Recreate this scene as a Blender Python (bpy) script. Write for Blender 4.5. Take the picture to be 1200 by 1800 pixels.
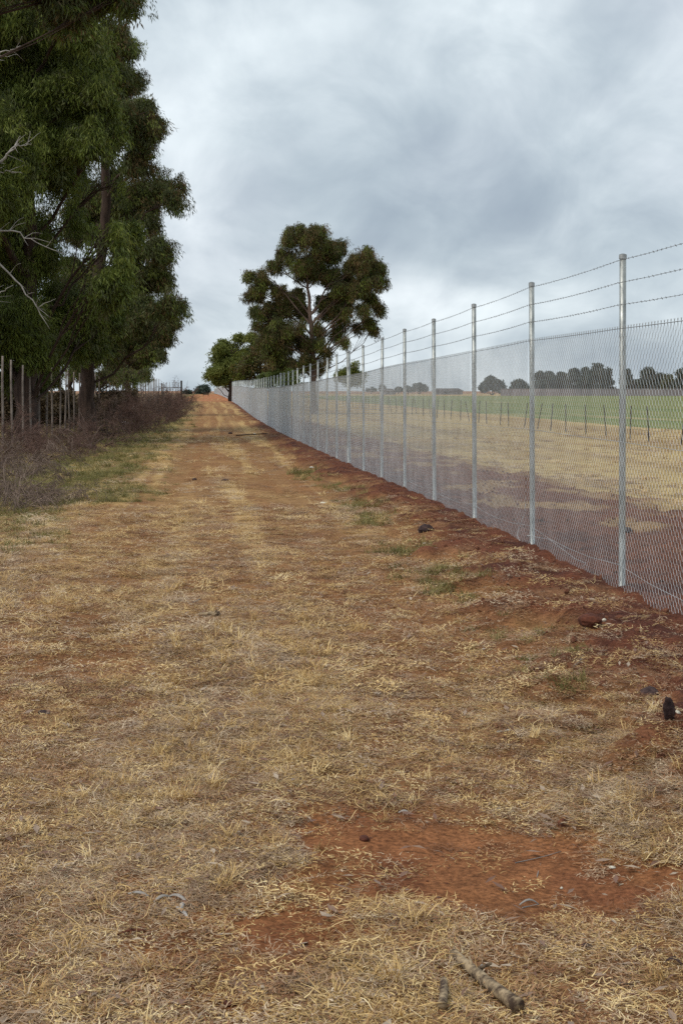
import bpy, math, random
import numpy as np
from mathutils import Vector, Matrix

random.seed(7)
rng = np.random.default_rng(11)
scene = bpy.context.scene
for o in list(bpy.data.objects):
    bpy.data.objects.remove(o)

# ------------------------------------------------------------------ camera
FPX, HOR, EYE, YAW = 2630.0, 686.0, 1.52, math.radians(5.1)
CY, SY = math.cos(YAW), math.sin(YAW)
cam_d = bpy.data.cameras.new("camera")
cam = bpy.data.objects.new("camera", cam_d)
scene.collection.objects.link(cam)
cam.location = (0, 0, EYE)
cam.rotation_euler = (math.radians(90), 0, -YAW)
cam_d.sensor_fit = 'VERTICAL'
cam_d.sensor_height = 36.0
cam_d.sensor_width = 24.0
cam_d.lens = 36.0 * FPX / 1800.0
cam_d.shift_y = -(900.0 - HOR) / 1800.0
cam_d.clip_start = 0.1
cam_d.clip_end = 9000
scene.camera = cam

# ------------------------------------------------------------------ view
scene.view_settings.view_transform = 'Standard'
scene.view_settings.look = 'None'
scene.view_settings.exposure = 0.5
scene.view_settings.gamma = 1.0
scene.view_settings.use_curve_mapping = False
scene.cycles.max_bounces = 5
scene.cycles.diffuse_bounces = 2
scene.cycles.transparent_max_bounces = 8
scene.cycles.use_denoising = False

# ------------------------------------------------------------------ world: overcast sky
SUN_EL, SUN_AZ = math.radians(52), math.radians(-115)   # azimuth from +Y towards +X
world = bpy.data.worlds.new("World")
scene.world = world
world.use_nodes = True
wn, wl = world.node_tree.nodes, world.node_tree.links
wn.clear()


def N(nodes, t, **kw):
    n = nodes.new(t)
    for k, v in kw.items():
        setattr(n, k, v)
    return n


def math_node(nodes, links, op, a, b=None, clamp=False):
    n = nodes.new('ShaderNodeMath')
    n.operation = op
    n.use_clamp = clamp
    for i, v in enumerate((a, b)):
        if v is None:
            continue
        if isinstance(v, (int, float)):
            n.inputs[i].default_value = v
        else:
            links.new(v, n.inputs[i])
    return n.outputs[0]


tc = N(wn, 'ShaderNodeTexCoord')
sep = N(wn, 'ShaderNodeSeparateXYZ')
wl.new(tc.outputs['Generated'], sep.inputs[0])
M_ = lambda op, a, b=None, clamp=False: math_node(wn, wl, op, a, b, clamp)
zc = M_('MAXIMUM', sep.outputs[2], 0.0)
den = M_('ADD', zc, 0.55)
cmb = N(wn, 'ShaderNodeCombineXYZ')
wl.new(M_('DIVIDE', sep.outputs[0], den), cmb.inputs[0])
wl.new(M_('DIVIDE', sep.outputs[1], den), cmb.inputs[1])


def wnoise(scale, detail, rough, off, dist=0.0, stretch=(1, 1, 1)):
    mp = N(wn, 'ShaderNodeMapping')
    mp.inputs['Location'].default_value = off
    mp.inputs['Scale'].default_value = stretch
    wl.new(cmb.outputs[0], mp.inputs[0])
    n = N(wn, 'ShaderNodeTexNoise')
    n.inputs['Scale'].default_value = scale
    n.inputs['Detail'].default_value = detail
    n.inputs['Roughness'].default_value = rough
    n.inputs['Distortion'].default_value = dist
    wl.new(mp.outputs[0], n.inputs['Vector'])
    return n.outputs['Fac']


n1 = wnoise(3.4, 5, 0.50, (4.3, 1.2, 0), 0.35)
n2 = wnoise(11.0, 6, 0.54, (9.1, 3.7, 2.0), 0.5, (0.9, 0.7, 1))
n3 = wnoise(0.5, 2, 0.5, (1.7, 8.2, 5.0), 0.0)
# a heavier bank of cloud ahead and to the right, a clear slot along the horizon
az = M_('ARCTAN2', sep.outputs[0], sep.outputs[1])


def blob(a0, v0, ra, rv, amp):
    da = M_('DIVIDE', M_('SUBTRACT', az, a0), ra)
    dv = M_('DIVIDE', M_('SUBTRACT', sep.outputs[2], v0), rv)
    d = M_('ADD', M_('MULTIPLY', da, da), M_('MULTIPLY', dv, dv))
    e = M_('POWER', 2.718, M_('MULTIPLY', d, -1.0))
    return M_('MULTIPLY', e, amp)


val = M_('ADD', M_('MULTIPLY', n1, 1.05), M_('MULTIPLY', n2, 0.55))
val = M_('ADD', val, M_('MULTIPLY', n3, 0.2))
val = M_('SUBTRACT', val, 0.355)
val = M_('ADD', M_('MULTIPLY', M_('SUBTRACT', val, 0.5), 1.25), 0.47)
for b in ((0.17, 0.115, 0.16, 0.035, -0.16), (-0.08, 0.075, 0.07, 0.012, 0.06), (0.02, 0.145, 0.09, 0.02, -0.05),
          (-0.05, 0.020, 0.16, 0.022, 0.24), (-0.04, 0.235, 0.2, 0.06, 0.17), (0.24, 0.055, 0.10, 0.016, 0.12),
          (0.26, 0.22, 0.12, 0.05, 0.06)):
    val = M_('ADD', val, blob(*b))
ramp = N(wn, 'ShaderNodeValToRGB')
ramp.color_ramp.interpolation = 'B_SPLINE'
e = ramp.color_ramp.elements
e[0].position, e[0].color = 0.16, (0.285, 0.345, 0.41, 1)
e[1].position, e[1].color = 0.90, (0.80, 0.87, 0.90, 1)
k = e.new(0.40); k.color = (0.40, 0.47, 0.525, 1)
k = e.new(0.62); k.color = (0.54, 0.61, 0.655, 1)
wl.new(val, ramp.inputs[0])
# faint lilac in the thinner cloud
lil = wnoise(2.2, 3, 0.5, (20.0, 13.0, 2.0))
mixl = N(wn, 'ShaderNodeMix', data_type='RGBA', blend_type='MIX')
wl.new(M_('MULTIPLY', M_('SUBTRACT', lil, 0.42, ), 2.2, True), mixl.inputs[0])
tint = N(wn, 'ShaderNodeMix', data_type='RGBA', blend_type='MULTIPLY')
tint.inputs[0].default_value = 1.0
wl.new(ramp.outputs[0], tint.inputs[6])
tint.inputs[7].default_value = (1.045, 0.975, 1.01, 1)
wl.new(ramp.outputs[0], mixl.inputs[6])
wl.new(tint.outputs[2], mixl.inputs[7])
sc_ = N(wn, 'ShaderNodeMix', data_type='RGBA', blend_type='MULTIPLY')
sc_.inputs[0].default_value = 1.0
wl.new(mixl.outputs[2], sc_.inputs[6])
sc_.inputs[7].default_value = (8.8, 8.8, 8.8, 1)
sky = N(wn, 'ShaderNodeTexSky')
sky.sky_type = 'NISHITA'
sky.sun_disc = False
sky.sun_elevation = SUN_EL
sky.sun_rotation = SUN_AZ
mixs = N(wn, 'ShaderNodeMix', data_type='RGBA', blend_type='MIX')
mixs.inputs[0].default_value = 0.96
wl.new(sky.outputs[0], mixs.inputs[6])
wl.new(sc_.outputs[2], mixs.inputs[7])
bg = N(wn, 'ShaderNodeBackground')
bg.inputs[1].default_value = 0.1
wl.new(mixs.outputs[2], bg.inputs[0])
out = N(wn, 'ShaderNodeOutputWorld')
wl.new(bg.outputs[0], out.inputs[0])

sun_d = bpy.data.lights.new("sun", 'SUN')
sun_d.energy = 1.5
sun_d.angle = math.radians(25)
sun_d.color = (1.0, 0.93, 0.83)
sun = bpy.data.objects.new("sun", sun_d)
scene.collection.objects.link(sun)
sdir = Vector((math.sin(SUN_AZ) * math.cos(SUN_EL), math.cos(SUN_AZ) * math.cos(SUN_EL), math.sin(SUN_EL)))
sun.rotation_euler = sdir.to_track_quat('Z', 'Y').to_euler()
sun.location = sdir * 50


# ------------------------------------------------------------------ helpers
def fbm(x, y, octaves=4, seed=0, rough=0.5):
    x = np.asarray(x, float); y = np.asarray(y, float)
    t, a, s = 0.0, 1.0, 0.0
    for o in range(octaves):
        t = t + a * vnoise(x * 2 ** o + 17.3 * o, y * 2 ** o - 9.1 * o, seed + o * 31)
        s += a
        a *= rough
    return t / s


def vnoise(x, y, seed=0):
    xi, yi = np.floor(x).astype(np.int64), np.floor(y).astype(np.int64)
    fx, fy = x - xi, y - yi
    fx, fy = fx * fx * (3 - 2 * fx), fy * fy * (3 - 2 * fy)

    def h(a, b):
        n = (a * 374761393 + b * 668265263 + seed * 974634777) & 0xffffffff
        n = ((n ^ (n >> 13)) * 1274126177) & 0xffffffff
        return ((n ^ (n >> 16)) & 0xffff) / 65535.0
    return (h(xi, yi) * (1 - fx) + h(xi + 1, yi) * fx) * (1 - fy) + (h(xi, yi + 1) * (1 - fx) + h(xi + 1, yi + 1) * fx) * fy


def n3d(p, s, seed=0):
    return (vnoise(p[:, 0] * s, p[:, 1] * s + 7, seed) + vnoise(p[:, 1] * s + 3, p[:, 2] * s, seed + 5) + vnoise(p[:, 2] * s, p[:, 0] * s + 11, seed + 9)) / 3


def sm(a, b, x):
    t = np.clip((np.asarray(x, float) - a) / (b - a), 0, 1)
    return t * t * (3 - 2 * t)


def hnoise(x, y, s, seed):
    return fbm(np.asarray(x) * s, np.asarray(y) * s, 4, seed)


FX = 2.98          # the new fence runs along X = FX
YP0 = 10.6         # first post in view
DY = np.array([-50, 0, 10, 14, 20, 26, 32, 60, 93, 150, 250, 400, 700, 1500, 4000.])
DV = np.array([1.52, 1.52, 1.52, 1.52, 1.55, 1.61, 1.66, 1.83, 1.80, 1.48, 1.25, 1.2, 1.5, 1.9, 2.0])


def base_h(X, Y):
    X = np.asarray(X, float); Y = np.asarray(Y, float)
    d = np.interp(Y, DY, DV)
    dr = 1.6 + 0.12 * sm(10, 80, Y) + 1.0 * sm(500, 3500, Y)
    t = sm(3.5, 13, X)
    return EYE - (d * (1 - t) + dr * t)


def soil_edge(Y):
    """left edge (X) of the dug strip in front of the fence"""
    Y = np.asarray(Y, float)
    return 1.98 + 0.30 * (fbm(Y * 0.45, Y * 0 + 3.1, 3, 5) - 0.5) * 2 + 0.25 * sm(10, 25, Y) + 0.25 * sm(25, 80, Y)


def m_soil(X, Y):
    e = soil_edge(Y)
    n = fbm(X * 3.0, Y * 3.0, 4, 21) - 0.5
    left = sm(-0.35, 0.35, X - e + n * 1.2)
    right = 1 - sm(-0.5, 0.5, X - (5.7 + 0.6 * (fbm(Y * 0.3, X * 0.1, 3, 8) - 0.5)) + n * 1.6)
    return left * right


def m_orange(X, Y):
    # bare patch close to the camera, a smaller one left of it
    n = fbm(X * 2.6, Y * 2.6, 5, 33) - 0.5
    d1 = ((X - 0.97) / 0.74) ** 2 + ((Y - 4.78) / 0.66) ** 2
    d2 = ((X - 0.27) / 0.26) ** 2 + ((Y - 4.25) / 0.22) ** 2
    d3 = ((X - 0.45) / 0.33) ** 2 + ((Y - 4.6) / 0.3) ** 2
    m = np.maximum(np.maximum(1 - sm(0.15, 1.5, d1 + n * 2.5), 0.9 * (1 - sm(0.5, 1.5, d2 + n * 2.0))), 0.8 * (1 - sm(0.4, 1.4, d3 + n * 2)))
    return m


def m_crest(X, Y):
    n = fbm(X * 0.4, Y * 0.05, 3, 41) - 0.5
    return sm(160, 200, Y + 40 * n) * (1 - sm(420, 520, Y)) * (1 - sm(3.6, 5.5, X)) * sm(-4.5, -3.0, X)


def m_green(X, Y):
    n = fbm(X * 0.9, Y * 0.45, 4, 51) - 0.5
    lim = -1.35 - 0.6 * (1 - sm(14, 22, Y)) - 0.0 * Y
    return (1 - sm(-0.8, 0.8, X - lim + n * 2.0)) * sm(12, 19, Y)


def streak(X, Y):
    """mower lines and wheel marks that run the length of the track; 0 = bare, 1 = thick"""
    a = fbm(np.asarray(X) * 2.2 + 3, np.asarray(Y) * 0.06, 3, 63)
    b = fbm(np.asarray(X) * 6.5, np.asarray(Y) * 0.16, 2, 64)
    w = sm(0.41, 0.57, 0.65 * a + 0.35 * b)
    wheel = np.exp(-((X + 0.55) / 0.24) ** 2) + np.exp(-((X - 1.12) / 0.24) ** 2)
    return np.clip(w * (1 - 0.9 * wheel), 0, 1)


def relief(X, Y):
    z = 0.028 * (hnoise(X, Y, 1.3, 1) - 0.5) + 0.018 * (hnoise(X, Y, 5.0, 2) - 0.5) + 0.010 * (hnoise(X, Y, 18.0, 3) - 0.5)
    s = m_soil(X, Y)
    c = hnoise(X, Y, 6.5, 4)
    z = z + s * (0.10 * (c - 0.5) + 0.035 * (hnoise(X, Y, 24.0, 6) - 0.5) + 0.10)
    # a low ridge where the spoil was pushed up just before the wire
    e = soil_edge(Y)
    z = z + 0.07 * np.exp(-((X - e - 0.28) / 0.22) ** 2) * hnoise(X, Y, 2.2, 9)
    o = m_orange(X, Y)
    z = z - 0.018 * o
    z = z - 0.03 * np.exp(-((X + 0.55) / 0.3) ** 2) - 0.03 * np.exp(-((X - 1.15) / 0.3) ** 2)
    return z * (1 - 0.6 * sm(40, 120, Y))


def ground(X, Y):
    return base_h(X, Y) + relief(X, Y)


def gz(x, y):
    return float(ground(np.array([x]), np.array([y]))[0])


def P(px, py, z):
    """a point in the place that lies at depth z ahead of the camera in the direction of a photograph pixel"""
    xc = (px - 600) / FPX * z
    return Vector((xc * CY + z * SY, z * CY - xc * SY, EYE + (HOR - py) / FPX * z))


def PG(px, py):
    """where the line of sight through a photograph pixel meets the ground"""
    z = 2.5 * 1.006 ** np.arange(900)
    xc = (px - 600) / FPX * z
    X, Y, Zp = xc * CY + z * SY, z * CY - xc * SY, EYE + (HOR - py) / FPX * z
    g = ground(X, Y)
    i = int(np.argmax(Zp <= g))
    return Vector((X[i], Y[i], g[i]))


def tag(o, label=None, cat=None, group=None, kind=None):
    if label: o['label'] = label
    if cat: o['category'] = cat
    if group: o['group'] = group
    if kind: o['kind'] = kind
    return o


def mesh_np(name, V, F, mat=None, smooth=False, attrs=None):
    me = bpy.data.meshes.new(name)
    V = np.asarray(V, np.float32).reshape(-1, 3)
    F = np.asarray(F, np.int32)
    k = F.shape[1]
    me.vertices.add(len(V)); me.vertices.foreach_set('co', V.ravel())
    me.loops.add(F.size); me.loops.foreach_set('vertex_index', F.ravel())
    me.polygons.add(len(F))
    me.polygons.foreach_set('loop_start', np.arange(0, F.size, k, dtype=np.int32))
    me.polygons.foreach_set('loop_total', np.full(len(F), k, np.int32))
    me.polygons.foreach_set('use_smooth', np.full(len(F), smooth, bool))
    me.update(calc_edges=True)
    if attrs:
        for an, (typ, arr) in attrs.items():
            a = me.attributes.new(an, typ, 'POINT')
            key = {'FLOAT_COLOR': 'color', 'FLOAT_VECTOR': 'vector'}.get(typ, 'value')
            a.data.foreach_set(key, np.asarray(arr, np.float32 if typ != 'INT' else np.int32).ravel())
    if mat: me.materials.append(mat)
    return me


def obj(name, me, parent=None, loc=None, rot=None):
    o = bpy.data.objects.new(name, me)
    scene.collection.objects.link(o)
    if parent: o.parent = parent
    if loc is not None: o.location = loc
    if rot is not None: o.rotation_euler = rot
    return o


class Tubes:
    """collects tapered tubes; build() links them as one mesh"""
    def __init__(s):
        s.V, s.F, s.n = [], [], 0

    def tube(s, pts, rad, sides=6, cap=True):
        pts = np.asarray(pts, float)
        m = len(pts)
        rad = np.broadcast_to(np.asarray(rad, float), (m,))
        t = np.gradient(pts, axis=0)
        t /= np.linalg.norm(t, axis=1)[:, None] + 1e-12
        ref = np.array([0, 0, 1.0]) if abs(t[0, 2]) < 0.8 else np.array([1.0, 0, 0])
        u = np.cross(t, ref); u /= np.linalg.norm(u, axis=1)[:, None] + 1e-12
        v = np.cross(t, u)
        a = np.arange(sides) * 2 * math.pi / sides
        ring = pts[:, None, :] + rad[:, None, None] * (u[:, None, :] * np.cos(a)[None, :, None] + v[:, None, :] * np.sin(a)[None, :, None])
        base = s.n
        s.V.append(ring.reshape(-1, 3)); s.n += m * sides
        i = np.arange(m - 1)[:, None] * sides
        j = np.arange(sides)[None, :]
        jn = (j + 1) % sides
        f = np.stack([i + j, i + jn, i + sides + jn, i + sides + j], -1).reshape(-1, 4) + base
        s.F.append(f)
        if cap:
            for end in (0, m - 1):
                c = base + end * sides
                s.V.append(pts[end][None, :]); ci = s.n; s.n += 1
                q = [[ci, c + a_, c + (a_ + 1) % sides, ci] for a_ in range(sides)]
                q = [[c + a_, c + (a_ + 1) % sides, c + (a_ + 2) % sides, c + (a_ + 3) % sides] for a_ in range(0, max(1, sides - 2), 2)] if sides >= 4 else None
                if q:
                    s.F.append(np.array([[c, c + k_, c + k_ + 1, c + min(k_ + 2, sides - 1)] for k_ in range(1, sides - 1, 2)]))

    def box(s, lo, hi):
        x0, y0, z0 = lo; x1, y1, z1 = hi
        s.V.append(np.array([[x0, y0, z0], [x1, y0, z0], [x1, y1, z0], [x0, y1, z0], [x0, y0, z1], [x1, y0, z1], [x1, y1, z1], [x0, y1, z1]]))
        b = s.n; s.n += 8
        s.F.append(np.array([[0, 3, 2, 1], [4, 5, 6, 7], [0, 1, 5, 4], [1, 2, 6, 5], [2, 3, 7, 6], [3, 0, 4, 7]]) + b)

    def mesh(s, name, mat, smooth=True):
        return mesh_np(name, np.concatenate(s.V), np.concatenate(s.F), mat, smooth)

    def build(s, name, mat, parent=None, loc=None, smooth=True):
        return obj(name, s.mesh(name, mat, smooth), parent, loc)


# ------------------------------------------------------------------ materials
def new_mat(name):
    m = bpy.data.materials.new(name)
    m.use_nodes = True
    n, l = m.node_tree.nodes, m.node_tree.links
    b = n['Principled BSDF']
    return m, n, l, b


def mnoise(n, l, scale, detail=4, rough=0.6, vec=None, stretch=None):
    t = n.new('ShaderNodeTexCoord')
    src = t.outputs['Object'] if vec is None else vec
    if stretch:
        mp = n.new('ShaderNodeMapping'); mp.inputs['Scale'].default_value = stretch
        l.new(src, mp.inputs[0]); src = mp.outputs[0]
    x = n.new('ShaderNodeTexNoise')
    x.inputs['Scale'].default_value = scale
    x.inputs['Detail'].default_value = detail
    x.inputs['Roughness'].default_value = rough
    l.new(src, x.inputs['Vector'])
    return x.outputs['Fac']


def mramp(n, l, fac, stops):
    r = n.new('ShaderNodeValToRGB')
    e = r.color_ramp.elements
    while len(e) < len(stops): e.new(0.5)
    for k, (p, c) in zip(e, stops):
        k.position = p; k.color = (*c, 1)
    l.new(fac, r.inputs[0])
    return r.outputs[0]


def mbump(n, l, b, fac, strength, dist):
    bp = n.new('ShaderNodeBump')
    bp.inputs['Strength'].default_value = strength
    bp.inputs['Distance'].default_value = dist
    l.new(fac, bp.inputs['Height'])
    l.new(bp.outputs[0], b.inputs['Normal'])


def mmix(n, l, mode, fac, a, b):
    x = n.new('ShaderNodeMix'); x.data_type = 'RGBA'; x.blend_type = mode
    for i, v in ((0, fac), (6, a), (7, b)):
        if isinstance(v, (int, float)): x.inputs[i].default_value = v
        elif isinstance(v, tuple): x.inputs[i].default_value = (*v, 1)
        else: l.new(v, x.inputs[i])
    return x.outputs[2]


def simple_mat(name, c1, c2, scale, rough=0.8, metal=0.0, bump=0.0, stretch=None, mid=(0.35, 0.65)):
    m, n, l, b = new_mat(name)
    f = mnoise(n, l, scale, stretch=stretch)
    l.new(mramp(n, l, f, [(mid[0], c1), (mid[1], c2)]), b.inputs['Base Color'])
    b.inputs['Roughness'].default_value = rough
    b.inputs['Metallic'].default_value = metal
    b.inputs['Specular IOR Level'].default_value = 0.3
    if bump: mbump(n, l, b, f, 0.6, bump)
    return m


def ground_mat():
    m, n, l, b = new_mat("soil_and_thatch")
    a = n.new('ShaderNodeAttribute'); a.attribute_name = 'tone'
    f1 = mnoise(n, l, 55, 5, 0.7)
    f2 = mnoise(n, l, 9, 4, 0.6)
    f3 = mnoise(n, l, 1.1, 4, 0.6)
    c = mmix(n, l, 'MULTIPLY', 1.0, a.outputs['Color'], mramp(n, l, f1, [(0.3, (0.36, 0.33, 0.31)), (0.7, (1.6, 1.6, 1.55))]))
    c = mmix(n, l, 'MULTIPLY', 1.0, c, mramp(n, l, f2, [(0.3, (0.72, 0.70, 0.68)), (0.7, (1.28, 1.28, 1.26))]))
    c = mmix(n, l, 'MULTIPLY', 1.0, c, mramp(n, l, f3, [(0.3, (0.88, 0.86, 0.84)), (0.7, (1.12, 1.12, 1.12))]))
    l.new(c, b.inputs['Base Color'])
    b.inputs['Roughness'].default_value = 0.95
    b.inputs['Specular IOR Level'].default_value = 0.1
    mbump(n, l, b, f1, 0.8, 0.012)
    return m


M = {}
M['ground'] = ground_mat()
M['galv'] = simple_mat("galvanised_steel", (0.22, 0.235, 0.23), (0.50, 0.52, 0.50), 26, 0.45, 0.6, stretch=(1, 1, 0.25))
M['wire'] = simple_mat("galvanised_wire", (0.38, 0.40, 0.41), (0.55, 0.57, 0.58), 3, 0.4, 0.45)
M['barb'] = simple_mat("barbed_wire_steel", (0.16, 0.165, 0.17), (0.26, 0.27, 0.27), 5, 0.5, 0.4)
M['cap'] = simple_mat("post_cap_steel", (0.20, 0.21, 0.21), (0.30, 0.31, 0.31), 20, 0.5, 0.4)
M['oldpost'] = simple_mat("weathered_post", (0.10, 0.078, 0.065), (0.26, 0.215, 0.185), 3, 0.8)
M['rust'] = simple_mat("rusty_picket", (0.02, 0.014, 0.010), (0.05, 0.035, 0.026), 6, 0.8)
M['bark_dark'] = simple_mat("dark_bark", (0.030, 0.018, 0.014), (0.075, 0.048, 0.036), 2.5, 0.9, bump=0.05, stretch=(3, 3, 0.6))
M['bark_pale'] = simple_mat("pale_bark", (0.055, 0.036, 0.03), (0.17, 0.115, 0.09), 1.6, 0.85, bump=0.03, stretch=(2, 2, 0.5))
M['deadwood'] = simple_mat("bleached_limb", (0.22, 0.20, 0.18), (0.42, 0.39, 0.36), 4, 0.85)
M['twig'] = simple_mat("bare_twig", (0.060, 0.032, 0.025), (0.190, 0.115, 0.090), 2.0, 0.9)
M['twig2'] = simple_mat("grey_twig", (0.07, 0.044, 0.036), (0.20, 0.145, 0.115), 2.0, 0.9)
M['deadtwig'] = simple_mat("pale_twig", (0.085, 0.055, 0.042), (0.27, 0.20, 0.16), 2.0, 0.9)
M['clod'] = simple_mat("red_clod", (0.05, 0.016, 0.010), (0.13, 0.042, 0.022), 30, 0.95, bump=0.01)
M['clod_dark'] = simple_mat("dark_clod", (0.022, 0.013, 0.014), (0.07, 0.042, 0.038), 30, 0.95, bump=0.01)
M['crumb'] = simple_mat("soil_crumb", (0.085, 0.032, 0.019), (0.19, 0.078, 0.042), 3, 0.95)
M['pebble'] = simple_mat("pale_pebble", (0.42, 0.38, 0.30), (0.68, 0.64, 0.54), 25, 0.8)
M['plastic'] = simple_mat("white_plastic", (0.62, 0.62, 0.64), (0.78, 0.78, 0.78), 8, 0.5)
M['stick'] = simple_mat("fallen_stick", (0.055, 0.034, 0.022), (0.36, 0.27, 0.165), 30, 0.85, bump=0.0012, stretch=(1, 1, 1.0), mid=(0.42, 0.62))
M['wall'] = simple_mat("grey_block_wall", (0.17, 0.15, 0.16), (0.25, 0.22, 0.23), 0.2, 0.9)
M['roofm'] = simple_mat("dark_roof", (0.06, 0.05, 0.05), (0.10, 0.085, 0.08), 0.5, 0.8)


def leaf_mat(name, stops, transl=0.25):
    m, n, l, b = new_mat(name)
    oi = n.new('ShaderNodeObjectInfo')
    at = n.new('ShaderNodeAttribute'); at.attribute_name = 'shade'
    mx = n.new('ShaderNodeMath'); mx.operation = 'MULTIPLY_ADD'
    l.new(at.outputs['Fac'], mx.inputs[0]); mx.inputs[1].default_value = 0.35
    m2 = n.new('ShaderNodeMath'); m2.operation = 'MULTIPLY'
    l.new(oi.outputs['Random'], m2.inputs[0]); m2.inputs[1].default_value = 0.65
    l.new(m2.outputs[0], mx.inputs[2])
    c = mramp(n, l, mx.outputs[0], stops)
    l.new(c, b.inputs['Base Color'])
    b.inputs['Roughness'].default_value = 0.55
    b.inputs['Specular IOR Level'].default_value = 0.25
    if transl:
        tr = n.new('ShaderNodeBsdfTranslucent'); l.new(c, tr.inputs[0])
        ms = n.new('ShaderNodeMixShader'); ms.inputs[0].default_value = transl
        l.new(b.outputs[0], ms.inputs[1]); l.new(tr.outputs[0], ms.inputs[2])
        l.new(ms.outputs[0], n['Material Output'].inputs[0])
    return m


M['leaf_green'] = leaf_mat("gum_leaf_green", [(0, (0.048, 0.068, 0.011)), (0.45, (0.115, 0.150, 0.024)), (0.8, (0.185, 0.215, 0.038)), (1, (0.22, 0.225, 0.07))])
M['leaf_dark'] = leaf_mat("gum_leaf_dark", [(0, (0.038, 0.048, 0.017)), (0.5, (0.085, 0.100, 0.032)), (0.85, (0.115, 0.115, 0.045)), (1, (0.16, 0.125, 0.07))])
M['leaf_brown'] = leaf_mat("gum_leaf_bronze", [(0, (0.055, 0.048, 0.020)), (0.45, (0.115, 0.090, 0.034)), (0.8, (0.17, 0.105, 0.042)), (1, (0.24, 0.15, 0.07))])
M['leaf_bush'] = leaf_mat("bush_leaf", [(0, (0.07, 0.090, 0.018)), (0.5, (0.16, 0.185, 0.040)), (1, (0.25, 0.26, 0.07))])
M['leaf_under'] = leaf_mat("undergrowth_leaf", [(0, (0.035, 0.024, 0.014)), (0.5, (0.075, 0.052, 0.026)), (1, (0.14, 0.10, 0.05))])
M['leaf_bright'] = leaf_mat("sapling_leaf", [(0, (0.06, 0.09, 0.02)), (0.5, (0.11, 0.15, 0.035)), (1, (0.17, 0.20, 0.06))])
M['leaf_far'] = leaf_mat("distant_leaf_hazed", [(0, (0.040, 0.060, 0.052)), (0.5, (0.062, 0.086, 0.070)), (1, (0.10, 0.125, 0.092))], 0.1)  # distance haze mixed into the leaf colour: paler and bluer
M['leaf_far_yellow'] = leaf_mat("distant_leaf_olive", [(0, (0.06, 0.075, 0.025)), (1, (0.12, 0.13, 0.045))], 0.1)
M['straw'] = leaf_mat("dry_straw", [(0, (0.19, 0.095, 0.038)), (0.3, (0.41, 0.25, 0.098)), (0.6, (0.66, 0.455, 0.19)), (0.85, (0.84, 0.65, 0.34)), (1, (0.92, 0.79, 0.52))], 0.15)
M['straw_grey'] = leaf_mat("weathered_straw", [(0, (0.15, 0.082, 0.048)), (0.5, (0.40, 0.27, 0.165)), (1, (0.74, 0.60, 0.42))], 0.1)
M['straw_red'] = leaf_mat("soil_stained_straw", [(0, (0.11, 0.042, 0.020)), (0.5, (0.27, 0.125, 0.058)), (1, (0.50, 0.31, 0.16))], 0.1)
M['grass_green'] = leaf_mat("green_grass", [(0, (0.075, 0.075, 0.02)), (0.4, (0.16, 0.15, 0.045)), (0.7, (0.28, 0.235, 0.085)), (1, (0.46, 0.36, 0.16))], 0.3)
M['litter'] = leaf_mat("leaf_litter", [(0, (0.05, 0.028, 0.022)), (0.3, (0.17, 0.09, 0.06)), (0.6, (0.38, 0.30, 0.22)), (1, (0.78, 0.72, 0.60))], 0.0)

# ------------------------------------------------------------------ ground sheet


def grow(a, b, step, rate):
    xs = [a]
    while xs[-1] < b:
        xs.append(xs[-1] + step)
        step *= rate
    return np.array(xs)


ys = np.concatenate([np.linspace(-60, 2.6, 12)[:-1], grow(2.6, 4000, 0.02, 1.0125)])
xr = grow(3.6, 3500, 0.03, 1.045)
xm = np.arange(-2.2, 3.6, 0.03)
xl = -grow(2.2, 3500, 0.03, 1.055)[::-1]
xs = np.concatenate([xl[:-1], xm, xr])
GX, GY = np.meshgrid(xs, ys)
GZ = ground(GX, GY)


def mixc(a, b, t):
    return a * (1 - t[..., None]) + np.array(b) * t[..., None]


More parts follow.
